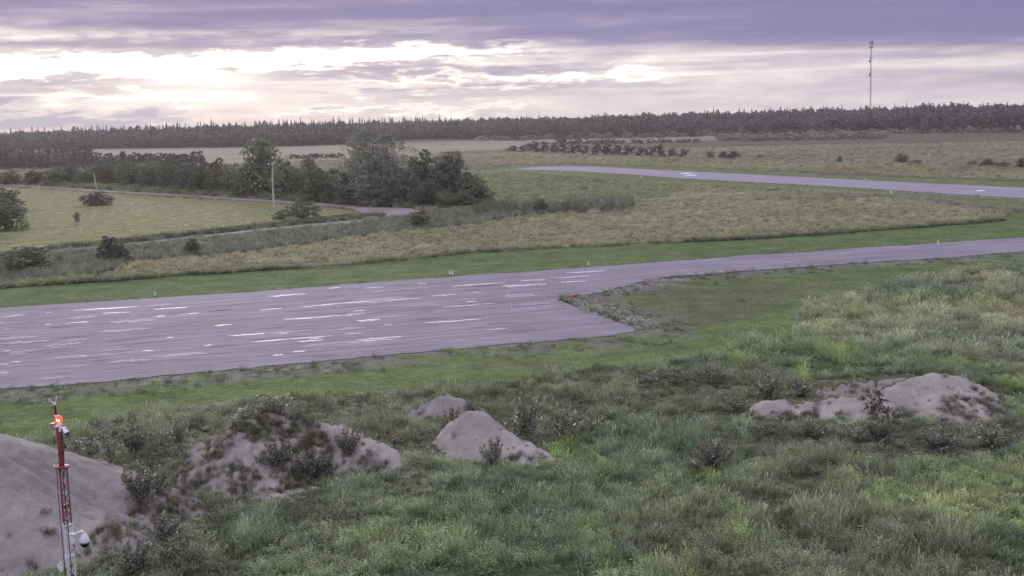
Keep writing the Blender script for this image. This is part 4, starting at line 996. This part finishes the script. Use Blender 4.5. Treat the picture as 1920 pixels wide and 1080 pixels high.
# scrub along the foot of the far forest, right side
for i in range(34):
    u = 1350 + i * 9.2 + random.uniform(-3, 3); v = 264.5 - (u - 1350) * .012 + random.uniform(-2, 1)
    plant('scrub_bush', 'scrub', u, v, random.uniform(11, 17), random.uniform(20, 30), 'grey-green scrub bush along the foot of the far forest', 'bush', 'scrub in front of the far forest')
for i in range(64):
    u = 905 + i * 16.2 + random.uniform(-6, 6); v = float(np.interp(u, [905, 1180, 1340, 1500, 1640, 1920], [264, 259.5, 256, 253.5, 251.5, 248])) + random.uniform(-1.5, 1)
    plant('scrub_bush', random.choice(['scrub', 'scrub', 'farbush']), u, v, random.uniform(7, 15), random.uniform(20, 32), 'rounded scrub bush at the very edge of the far forest', 'bush', 'scrub at the edge of the far forest')
# near saplings and leafy shrubs round the sand piles
NEAR = [
 ('shrub', 205, 848, 82, 50, 52.0, 'tall light-green sapling behind the sensor mast'),
 ('shrubdk', 255, 856, 66, 80, None, 'dark leafy shrub between the mast and the overgrown mound'),
 ('shrub2', 335, 830, 48, 64, None, 'shiny-leaved shrub at the left shoulder of the overgrown mound'),
 ('shrubdk2', 300, 866, 64, 80, None, 'dark dense shrub left of the overgrown mound'),
 ('sapling', 160, 886, 44, 24, None, 'thin pale-leaved sapling beside the bare sand pile'),
 ('sapling', 205, 855, 90, 16, None, 'slender tall sapling rising over the mown strip behind the mast'),
 ('shrubdk', 268, 985, 84, 100, None, 'dark shrub at the right foot of the bare sand pile'),
 ('shrub2', 300, 962, 60, 80, None, 'shiny-leaved shrub just behind the dark one by the bare pile'),
 ('shrub2', 250, 1082, 74, 120, None, 'leafy shrub at the bottom, right of the dome camera'),
 ('shrubdk2', 340, 1075, 74, 110, None, 'dark weedy shrub at the bottom, right of the bare pile'),
 ('shrubdk', 310, 1020, 60, 90, None, 'shrub between the bare pile and the bright grass'),
 ('shrubdk2', 500, 800, 48, 110, 55.2, 'dark shrub growing on the crest of the overgrown mound'),
 ('shrubdk', 590, 905, 56, 100, None, 'weedy shrub at the front foot of the overgrown mound'),
 ('shrub2', 520, 915, 52, 90, None, 'pale-leaved shrub at the front of the overgrown mound, centre'),
 ('shrubdk', 655, 885, 52, 70, None, 'upright weedy shrub before the bare face of the overgrown mound'),
 ('redweed', 735, 835, 26, 60, None, 'reddish low weed clump right of the overgrown mound'),
 ('shrub2', 985, 835, 98, 104, None, 'large poplar sapling clump right of the smooth sand mound'),
 ('shrub', 1060, 825, 62, 74, None, 'leafy sapling right of the large poplar clump'),
 ('shrub', 1110, 812, 46, 60, None, 'smallest sapling in the group right of the smooth mound'),
 ('shrub', 925, 872, 56, 60, None, 'sapling in front of the smooth sand mound'),
 ('shrub', 848, 802, 56, 44, 60.0, 'sapling between the smallest mound and the smooth mound'),
 ('shrub', 885, 775, 34, 40, 63, 'small sapling behind the smooth mound'),
 ('shrubdk2', 1255, 720, 36, 90, None, 'dark purple-grey weed clump on the meadow edge'),
 ('shrubdk2', 1330, 716, 30, 80, None, 'smaller dark weed clump right of the purple-grey one'),
 ('shrub2', 1440, 752, 56, 100, None, 'leafy weed thicket behind the low sand ridge'),
 ('shrub2', 1375, 776, 44, 80, None, 'leafy weeds left of the low sand ridge'),
 ('shrub', 1500, 742, 40, 70, None, 'tall flowering weeds behind the low sand ridge'),
 ('redweed', 1640, 795, 60, 56, 60.5, 'reddish-brown weed between the low ridge and the peaked pile'),
 ('shrubdk', 1650, 830, 52, 90, None, 'dark shrub at the foot between ridge and peaked pile'),
 ('shrubdk', 1760, 842, 46, 120, None, 'dark weeds along the front of the peaked pile'),
 ('shrub2', 1860, 836, 50, 110, None, 'dark weeds at the right foot of the peaked pile'),
 ('shrub2', 1600, 828, 36, 80, None, 'paler shrub in front of the low sand ridge'),
 ('shrub2', 1520, 822, 40, 110, None, 'dark low shrub in front of the low sand ridge'),
 ('shrubdk2', 1440, 822, 34, 80, None, 'dark shrub below the left end of the low ridge'),
 ('shrubdk', 1335, 880, 56, 110, None, 'dark grey weed clump in the near meadow'),
 ('shrubdk2', 150, 850, 30, 90, None, 'low dark weeds between the mast and the mown strip'),
]
for key, u, v, hp, wp, Y, lab in NEAR:
    if Y is None: e = plant('weedy_shrub', key, u, v, hp, wp, lab, 'shrub', 'shrubs round the sand piles')
    else: e = plant('weedy_shrub', key, u, v, hp, wp, lab, 'shrub', 'shrubs round the sand piles', Y=Y)
    z = float(pile_h(np.array([e.location.x]), np.array([e.location.y]))[0]); e.location.z = max(z, 0) - .05

# ------------------------------------------------------------------ far forest
def spruce_mesh(name, h, w, seed, n=13):
    rg = np.random.default_rng(seed); V_, F_, T = [], [], []
    for i in range(n):
        t = i / (n - 1); z = h * (.08 + .9 * t); r = w / 2 * (1 - t) ** .85 * rg.uniform(.75, 1.2) + .08; k = 9 if t < .7 else 6
        for j in range(k):
            a = j * 6.283 / k + rg.uniform(-.3, .3); o = len(V_); rr = r * rg.uniform(.65, 1.15); wd = .32 * rr + .1
            ca, sa = math.cos(a), math.sin(a)
            V_ += [(0, 0, z + h * .05), (ca * rr - sa * wd, sa * rr + ca * wd, z - h * .02), (ca * rr * 1.1, sa * rr * 1.1, z - h * .035), (ca * rr + sa * wd, sa * rr - ca * wd, z - h * .02)]
            F_.append((o, o + 1, o + 2, o + 3)); T += [rg.uniform(.7, 1.3)] * 4
    tv, tf = tube([(0, 0, -.2), (0, 0, h * .97)], [h * .012, .03], 4)
    o = len(V_); V_ += tv
    nleaf = len(T) // 4; F2 = F_[:nleaf] + [tuple(i + o for i in q) for q in tf if len(q) == 4]
    T += [.8] * len(tv)
    return mesh_np(name, V_, F2, [L_SPRUCE, BARK], {'tint': ('FLOAT', T)}, midx=[0] * nleaf + [1] * (len(F2) - nleaf))
def aspen_mesh(name, h, w, seed, n=330, mat=None):
    P, N_, T = lobed_points(h, w, n, seed, z0=.22, lobes=9, spiky=.3)
    me = leaves_mesh(name, P, .85, mat or L_FAR, seed, N_, T)
    tv, tf = tube([(0, 0, -.2), (.1, 0, h * .5), (0, .1, h * .85)], [.16, .12, .04], 4)
    nv = len(me.vertices); V_ = np.empty(nv * 3, np.float32); me.vertices.foreach_get('co', V_); V_ = V_.reshape(-1, 3)
    Tt = np.empty(nv, np.float32); me.attributes['tint'].data.foreach_get('value', Tt)
    F_ = np.concatenate([np.arange(nv).reshape(-1, 4), np.array([q for q in tf if len(q) == 4]) + nv])
    return mesh_np(name, np.concatenate([V_, np.array(tv)]), F_, [mat or L_FAR, PALE_BARK], {'tint': ('FLOAT', np.concatenate([Tt, np.full(len(tv), 1.0)]))}, midx=[0] * (nv // 4) + [1] * (len(F_) - nv // 4))
SPR = [spruce_mesh('spruce', 18, 4.6, 200 + i) for i in range(3)]
ASP = [aspen_mesh('aspen', 15, 6.5, 210 + i) for i in range(4)]
BUSHF = PROTO['farbush'][2]
fprotos = bpy.data.collections.new('forest_kinds')
for i, m in enumerate(SPR + ASP): fprotos.objects.link(bpy.data.objects.new('wood_%d' % i, m))
NG_WOOD = scatter_tree(fprotos)
BASE = [(-1100, 300), (-500, 292), (0, 281), (170, 279.5), (340, 278), (500, 276), (640, 271.5), (700, 267), (780, 262.5), (960, 261), (1180, 258.5), (1340, 254.5), (1500, 252), (1640, 250), (1780, 248), (1920, 246.5), (2400, 238), (3000, 226)]
def base_v(u): return np.interp(u, [b_[0] for b_ in BASE], [b_[1] for b_ in BASE])
# depth band behind the base line, as world polygons sampled by (u, depth)
n = 10600
u = rng.uniform(-1050, 2900, n); back = rng.random(n) ** 1.25 * 300
P = np.array([gp(a, base_v(a)) for a in u]); r = np.hypot(P[:, 0], P[:, 1]); k_ = (r + 14 + back) / r
P = P * k_[:, None]; P[:, 2] = -.1
nspr = np.clip(np.interp(u, [0, 250, 640, 860, 1000, 1920], [.12, .22, .28, .12, .05, .05]), 0, 1)
kind = np.where(rng.random(n) < nspr, rng.integers(0, 3, n), rng.integers(3, 7, n))
hs = np.where(kind < 3, rng.normal(.92, .12, n), rng.normal(.99, .11, n)) * (1 + .30 * (fbm(P[:, 0], P[:, 1], 60, 50) - .5))
hs *= np.interp(u, [0, 1000, 1500, 1920], [.90, .94, .95, 1.0]) * (.62 + .38 * np.clip(back / 70 + .25 * rng.random(n), 0, 1))
scatter('far_forest', P, kind, rng.uniform(0, 6.28, n), rng.normal(0, .02, n), rng.uniform(.95, 1.5, n), hs, np.ones((n, 3)) * .1, NG_WOOD, 'continuous belt of mixed forest along the horizon')
# trees of the forest edge that stand out one by one
for i in range(120):
    u = -30 + i * 16.5 + random.uniform(-6, 6); v = float(base_v(u)); p = gp(u, v); spr = random.random() < float(np.interp(u, [0, 640, 900], [.3, .3, .06]))
    me = random.choice(SPR if spr else ASP); s = random.uniform(.55, .95)
    o = obj('spruce_tree' if spr else 'aspen_tree', me, None, (p[0] * 1.01, p[1] * 1.01, 0), (0, 0, random.uniform(0, 6.28)), (s * random.uniform(.9, 1.3),) * 2 + (s,))
    tag(o, 'dark pointed spruce in the front edge of the far forest' if spr else 'leafy aspen in the front edge of the far forest', 'tree', 'spruces along the front of the far forest' if spr else 'aspens along the front of the far forest')
# spruce tips that break the skyline
for i in range(125):
    u = random.choice([random.uniform(20, 300), random.uniform(250, 850), random.uniform(330, 850), random.uniform(330, 850), random.uniform(1300, 1920)])
    p = gp(u, float(base_v(u))); rr = math.hypot(p[0], p[1]); kk = (rr + random.uniform(90, 250)) / rr
    hgt_ = random.uniform(17.8, 21.5) if u < 1000 else random.uniform(17.5, 19.5)
    o = obj('spruce_tree', random.choice(SPR), None, (p[0] * kk, p[1] * kk, 0), (0, 0, random.uniform(0, 6.28)), (random.uniform(1.2, 1.8),) * 2 + (hgt_ / 18,))
    tag(o, 'tall spruce whose tip breaks the skyline above the far forest', 'tree', 'spruce tips on the skyline')
for u, s in ((1346, .62), (1392, .5), (1440, .55), (1546, .72), (1776, .85), (1856, .8), (1890, .72), (1730, .6)):
    p = gp(u, float(base_v(u)) + 2.5); o = obj('aspen_tree', random.choice(ASP), None, (p[0], p[1], 0), (0, 0, random.random() * 6), (s * 1.2, s * 1.2, s))
    tag(o, 'rounded aspen standing just in front of the far forest, right half', 'tree', 'aspens just in front of the far forest')

# ------------------------------------------------------------------ near sensor mast (red and white lattice)
YM = 27.0
mx_ = at(127, 1010, YM)[0]
def zpx(v, u=120): return float(at(u, v, YM)[2])
z_white = zpx(985); z_coll = zpx(877); z_top = zpx(800)
mast = bpy.data.objects.new('sensor_mast', None); COL.objects.link(mast); mast.location = (mx_, YM, 0)
tag(mast, 'slim red and white lattice mast in the lower left corner', 'mast')
fwid = .205; rr_ = fwid / math.sqrt(3)
legs = [(rr_ * math.cos(a), rr_ * math.sin(a)) for a in (R(25), R(145), R(265))]
def mast_part(nm, shape, mat, parent=mast, smooth=False, label=None):
    o = obj(nm, mesh_py(nm, *shape, mat, smooth), parent)
    if label: o['label'] = label
    return o
taper = lambda z: 1.0 - .10 * z / z_coll
for lx, ly in legs:
    mast_part('leg', tube([(lx, ly, 0), (lx * taper(z_white), ly * taper(z_white), z_white)], [.019, .018], 7), WHITE, label='white lower leg')
    mast_part('leg', tube([(lx * taper(z_white), ly * taper(z_white), z_white), (lx * taper(z_coll), ly * taper(z_coll), z_coll)], [.018, .017], 7), RED, label='red upper leg')
nb = int(z_coll / .29)
bz = z_coll / nb
for i in range(nb):
    za, zb = i * bz + .01, (i + 1) * bz - .01
    m_ = WHITE if zb < z_white + .05 else RED
    for k in range(3):
        a, b_ = legs[k], legs[(k + 1) % 3]
        for s in ((a, b_), (b_, a)):
            mast_part('brace', tube([(s[0][0] * taper(za), s[0][1] * taper(za), za), (s[1][0] * taper(zb), s[1][1] * taper(zb), zb)], [.0075, .0075], 4, False), m_)
zc2 = zpx(1043)
for z_, m_ in ((zc2, WHITE), (z_white + .02, WHITE), (zpx(948), RED)):
    mast_part('collar', join([tube([(legs[k][0] * 1.12, legs[k][1] * 1.12, z_), (legs[(k + 1) % 3][0] * 1.12, legs[(k + 1) % 3][1] * 1.12, z_)], [.02, .02], 5) for k in range(3)]), m_)
mast_part('junction_block', box(.0, -.03, zpx(948), .10, .10, .07), DARKST)
mast_part('cap_plate', lathe([(.17, 0), (.18, .015), (.18, .04), (.06, .06)], 12, (0, 0, z_coll)), RED)
mast_part('bolt', lathe([(.022, 0), (.022, .07)], 6, (-.13, -.1, z_coll + .03)), WHITE)
mast_part('bolt', lathe([(.022, 0), (.022, .07)], 6, (.13, -.08, z_coll + .03)), WHITE)
mast_part('top_pipe', lathe([(.062, 0), (.062, z_top - z_coll - .06)], 12, (0, 0, z_coll + .06)), RED, smooth=False)
mast_part('cross_arm', tube([(-.16, 0, z_top - .01), (.19, -.02, z_top - .03)], [.028, .028], 8), WHITE)
mast_part('cross_arm', tube([(-.02, -.12, z_top + .03), (.03, .12, z_top + .03)], [.03, .03], 8), WHITE)
mast_part('clamp', box(-.12, -.02, z_top + .02, .09, .1, .16), GALV)
mast_part('clamp', box(.05, -.05, z_top + .0, .05, .06, .2), WHITE)
mast_part('power_cable', tube([(.08, -.05, z_top - .05), (.10, -.04, z_top - .5), (.075, -.05, z_coll + .1), (.05, -.1, z_coll - .3), (.06, -.09, z_white), (.08, -.1, 2), (.08, -.1, .1)], [.011] * 7, 5), DARKST)
mast_part('power_cable', tube([(-.08, -.1, z_coll - .02), (-.10, -.09, z_coll - .6), (-.09, -.1, z_white), (-.08, -.1, 1)], [.010] * 4, 5), DARKST)
for lx, ly in legs: mast_part('footing', lathe([(.12, 0), (.12, .12)], 8, (lx, ly, 0)), GALV)
# obstruction light on the pipe
ob = bpy.data.objects.new('obstruction_light', None); COL.objects.link(ob); ob.location = (mx_ + .02, YM, z_top + .055)
tag(ob, 'lit red obstruction light on top of the lattice mast', 'warning light')
mast_part('lamp_base', lathe([(.055, 0), (.06, .02), (.045, .05)], 12), WHITE, ob)
mast_part('lens', lathe([(.062, .05), (.075, .08), (.075, .15), (.055, .19), (.02, .205)], 16), REDLENS, ob, True)
mast_part('lamp_core', lathe([(.012, .0), (.017, .02), (.012, .04)], 10, (-.015, -.075, .10)), REDHOT, ob)
mast_part('lamp_core', lathe([(.012, .0), (.017, .02), (.012, .04)], 10, (.03, -.070, .085)), REDHOT, ob)
pl = bpy.data.lights.new('obstruction_lamp', 'POINT'); pl.energy = .8; pl.color = (1, .08, .03); pl.shadow_soft_size = .08
plo = bpy.data.objects.new('obstruction_lamp', pl); COL.objects.link(plo); plo.parent = ob; plo.location = (0, -.16, .12)
# small floodlight-like sensor to the right of the pipe
sn = bpy.data.objects.new('side_sensor', None); COL.objects.link(sn); sn.location = (mx_ + .16, YM - .03, z_top - .08)
tag(sn, 'small white sensor hanging right of the red pipe under the lamp', 'sensor')
mast_part('housing', tube([(-.06, .02, .06), (.05, -.04, -.06)], [.04, .055], 10), WHITE, sn)
mast_part('hood', tube([(.05, -.04, -.06), (.075, -.055, -.09)], [.058, .04], 10), DARKST, sn)
mast_part('rod', tube([(-.02, .0, -.02), (-.03, .0, -.32)], [.012, .012], 6), GALV, sn)
mast_part('rod_tip', tube([(-.03, 0, -.32), (-.03, 0, -.42)], [.022, .022], 6), DARKST, sn)
# wind sensor on its own tube, left of the pipe
zt = zpx(760, 104); zb = zpx(822, 108)
wx0 = float(at(110, 815, YM)[0]); wx1 = float(at(103, 765, YM)[0])
ws = bpy.data.objects.new('wind_sensor', None); COL.objects.link(ws); ws.location = (wx0, YM, 0)
tag(ws, 'grey ultrasonic wind sensor with pronged head on a thin tube left of the lamp', 'wind sensor')
dxw = wx1 - wx0
mast_part('tube', tube([(0, 0, zb), (dxw * .7, 0, zb + (zt - zb) * .7)], [.034, .032], 10), GALV, ws)
mast_part('neck', tube([(dxw * .7, 0, zb + (zt - zb) * .7), (dxw, 0, zt)], [.024, .024], 10), DARKST, ws)
mast_part('ring', tube([(dxw * .68, 0, zb + (zt - zb) * .67), (dxw * .71, 0, zb + (zt - zb) * .71)], [.042, .042], 10), WHITE, ws)
mast_part('ring', tube([(dxw * .36, 0, zb + (zt - zb) * .36), (dxw * .40, 0, zb + (zt - zb) * .40)], [.042, .042], 10), WHITE, ws)
mast_part('hub', lathe([(.022, 0), (.04, .02), (.035, .05)], 10, (dxw, 0, zt)), WHITE, ws)
for a in (R(200), R(320), R(80)):
    ca, sa = math.cos(a), math.sin(a)
    mast_part('prong', tube([(dxw, 0, zt + .04), (dxw + ca * .07, sa * .07, zt + .09), (dxw + ca * .11, sa * .11, zt + .17), (dxw + ca * .09, sa * .09, zt + .19)], [.011, .011, .012, .014], 6), WHITE, ws)
# dome camera
pc = at(160, 1012, YM); dc = bpy.data.objects.new('dome_camera', None); COL.objects.link(dc); dc.location = (mx_, YM, pc[2])
tag(dc, 'white dome security camera on an arm right of the lattice mast', 'camera')
ex = pc[0] - mx_; K = mpp(YM)
mast_part('wall_bracket', box(.125, -.05, .06, .09, .10, .24), WHITE, dc)
mast_part('bracket_arm', tube([(.15, -.05, .12), (.22, -.05, .16), (ex - .10, -.05, .21), (ex - .03, -.05, .215), (ex, -.05, .17)], [.045, .036, .032, .034, .036], 10), WHITE, dc, True)
mast_part('shroud', lathe([(.03, .17), (.06, .15), (.10, .07), (.118, -.01), (.118, -.045)], 20, (ex, -.05, 0)), WHITE, dc, True)
mast_part('dome_lens', lathe([(.105, -.045), (.104, -.07), (.09, -.12), (.06, -.155), (.02, -.168)], 20, (ex, -.05, 0)), BLACKGL, dc, True)
mast_part('cable', tube([(.14, -.06, -.06), (.17, -.06, -.15), (.13, -.06, -.22), (.09, -.06, -.24)], [.012] * 4, 6), DARKST, dc)
# small dish radio
pr_ = at(114, 1062, YM); dr = bpy.data.objects.new('radio_antenna', None); COL.objects.link(dr); dr.location = (pr_[0], YM, pr_[2])
tag(dr, 'small white panel radio fixed left of the lattice mast at the bottom', 'antenna')
ds = []
n_ = 14
vs = [(.06 * math.cos(2 * math.pi * i / n_) + .02, -.05, .13 * math.sin(2 * math.pi * i / n_)) for i in range(n_)] + [(.045 * math.cos(2 * math.pi * i / n_) - .01, .05, .10 * math.sin(2 * math.pi * i / n_)) for i in range(n_)]
fs = [(i, (i + 1) % n_, n_ + (i + 1) % n_, n_ + i) for i in range(n_)] + [tuple(range(n_))[::-1], tuple(range(n_, 2 * n_))]
mast_part('dish_face', (vs, fs), WHITE, dr)
mast_part('dish_body', lathe([(.025, 0), (.04, .03), (.035, .09), (.015, .11)], 10, (-.05, -.0, -.05)), WHITE, dr)
mast_part('bracket', tube([(0, .02, -.02), (.14, .02, -.02)], [.016, .016], 6), GALV, dr)

# ------------------------------------------------------------------ poles
pp = gp(515, 404); ht = at(510, 306, pp[1]); hl = float(ht[2])
lp = bpy.data.objects.new('lamp_pole', None); COL.objects.link(lp); lp.location = pp
tag(lp, 'weathered wooden lamp pole standing in front of the grove', 'pole')
mast_part('pole', tube([(0, 0, -.3), (-.05, 0, hl * .35), (-.02, 0, hl * .7), (ht[0] - pp[0] + .12, 0, hl)], [.19, .18, .16, .14], 8), WOOD, lp)
mast_part('lamp_arm', tube([(ht[0] - pp[0] + .1, 0, hl - .2), (ht[0] - pp[0] - .25, -.1, hl - .05), (ht[0] - pp[0] - .55, -.15, hl - .1)], [.05, .04, .04], 6), GALV, lp)
mast_part('lamp_head', lathe([(.10, .0), (.24, -.12), (.20, -.28), (.12, -.36)], 10, (ht[0] - pp[0] - .6, -.15, hl - .05)), GALV, lp)
mast_part('cross_brace', box(ht[0] - pp[0] + .08, -.17, hl - .35, .4, .05, .12), WOOD, lp)
pp = gp(181, 361); tp = at(176, 325, pp[1])
o = obj('leaning_pole', mesh_py('leaning_pole', *tube([(0, 0, -.3), ((tp[0] - pp[0]) * .3, 0, tp[2] * .5), (tp[0] - pp[0], 0, tp[2])], [.17, .16, .10], 8), WOOD), None, pp)
tag(o, 'thin pale leaning pole in the field on the left', 'pole', None)
pp = gp(186, 312); sg_ = obj('dead_snag', mesh_py('dead_snag', *join([tube([(0, 0, -.3), (.2, 0, 3), (-.1, 0, 6.6)], [.2, .15, .06], 6), tube([(.1, 0, 3), (.9, .3, 5)], [.08, .03], 5), tube([(.1, 0, 3.6), (-.9, .2, 5.6)], [.08, .03], 5)]), PALE_BARK), None, pp)
tag(sg_, 'bare pale dead tree by the wood on the left', 'tree')

# ------------------------------------------------------------------ far radio tower
YT = 930.0; pt = at(1632, 196, YT); tb = bpy.data.objects.new('radio_tower', None); COL.objects.link(tb); tb.location = (pt[0], YT, 0)
tag(tb, 'slim tall radio tower rising above the far forest', 'tower')
zt_ = lambda v: float(at(1632, v, YT)[2])
TH = zt_(77); hw = .48
tl = [(hw * math.cos(a), hw * math.sin(a)) for a in (R(90), R(210), R(330))]
for lx, ly in tl: mast_part('leg', tube([(lx, ly, 0), (lx, ly, TH)], [.10, .08], 5), DARKST, tb)
parts = []
for i in range(int(TH / 1.2)):
    za = i * 1.2
    for k in range(3):
        a, b_ = tl[k], tl[(k + 1) % 3]
        parts.append(tube([(a[0], a[1], za), (b_[0], b_[1], za + 1.2)], [.045, .045], 3, False)); parts.append(tube([(a[0], a[1], za), (b_[0], b_[1], za)], [.045, .045], 3, False))
tag(mast_part('lattice', join(parts), DARKST, tb), kind='stuff')
mast_part('whip_antenna', tube([(0, 0, TH), (0, 0, TH + 4.5)], [.10, .05], 5), DARKST, tb)
for a in range(3):
    t = a * 2.094 + .5
    mast_part('panel_antenna', box(1.5 * math.cos(t), 1.5 * math.sin(t), zt_(80), .55, .55, 2.4), DARKST, tb)
    mast_part('panel_antenna', box(1.15 * math.cos(t + .5), 1.15 * math.sin(t + .5), zt_(88.5), .7, .7, 1.6), DARKST, tb)
mast_part('antenna_frame', join([tube([(-1.9, 0, zt_(80)), (1.9, 0, zt_(80))], [.12, .12], 5), tube([(0, -1.9, zt_(80)), (0, 1.9, zt_(80))], [.12, .12], 5)]), DARKST, tb)
mast_part('dish_antenna', tube([(-1.3, -.5, zt_(115)), (-1.3, -1.2, zt_(115))], [.85, .85], 12), DARKST, tb)
mast_part('dish_antenna', tube([(-1.1, -.5, zt_(141)), (-1.1, -1.2, zt_(141))], [.8, .8], 12), DARKST, tb)
mast_part('side_antenna', join([tube([(-1.4, 0, zt_(108)), (1.9, 0, zt_(108))], [.1, .1], 5), box(-.6, -.4, zt_(110), .7, .5, 1.2)]), DARKST, tb)
mast_part('side_antenna', box(-.7, -.4, zt_(136), .6, .5, 1.1), DARKST, tb)

# ------------------------------------------------------------------ runway edge markers
def marker(u, v, label, mat, s=1.0):
    e = bpy.data.objects.new('edge_light', None); COL.objects.link(e); e.location = gp(u, v); e.scale = (s, s, s)
    tag(e, label, 'edge light', 'edge lights and markers beside the pavements')
    mast_part('marker_cone', lathe([(.13, 0), (.12, .03), (.07, .2), (.055, .30)], 10), mat, e)
    mast_part('lamp', lathe([(.055, .30), (.065, .33), (.05, .41), (.02, .43)], 10), GALV if mat is ORANGE else WHITE, e)
MK = [(291, 553.5, 'white edge light alone on the grass above the left part of the apron', WHITE, .8), (843.5, 514, 'left one of the pair of white cones above the apron', WHITE, 1), (849, 514, 'right one of the pair of white cones above the apron', WHITE, 1),
      (1103.5, 497, 'white edge light above the start of the taxiway', WHITE, .9), (1759, 457, 'white edge light above the right part of the taxiway', WHITE, 1),
      (1059, 562, 'left orange marker on the tip of the grass island', ORANGE, 1.0), (1074, 561.5, 'right orange marker on the tip of the grass island', ORANGE, 1.1),
      (1671, 362, 'white marker at the near edge of the runway, right part', WHITE, 1.5), (1623, 336.5, 'white marker at the far edge of the runway', WHITE, 1.3), (1052, 324.5, 'white marker near the tip of the runway', WHITE, 1.4), (1202, 333, 'white marker at the near edge of the runway, left part', WHITE, 1.4)]
for a in MK: marker(*a)

# ------------------------------------------------------------------ air
def haze(density):
    v, f = box(0, 650, 44, 2600, 1700, 92)
    m = bpy.data.materials.new('haze'); m.use_nodes = True; t = m.node_tree; t.nodes.clear()
    pv = t.nodes.new('ShaderNodeVolumePrincipled'); pv.inputs['Color'].default_value = (.88, .85, .88, 1); pv.inputs['Density'].default_value = density; pv.inputs['Anisotropy'].default_value = .45
    o = t.nodes.new('ShaderNodeOutputMaterial'); t.links.new(pv.outputs[0], o.inputs['Volume'])
    tag(obj('haze', mesh_py('haze', v, f, m)), 'thin pale evening haze over the airfield', kind='stuff')
HAZE = 0.00016
if HAZE > 0: haze(HAZE)
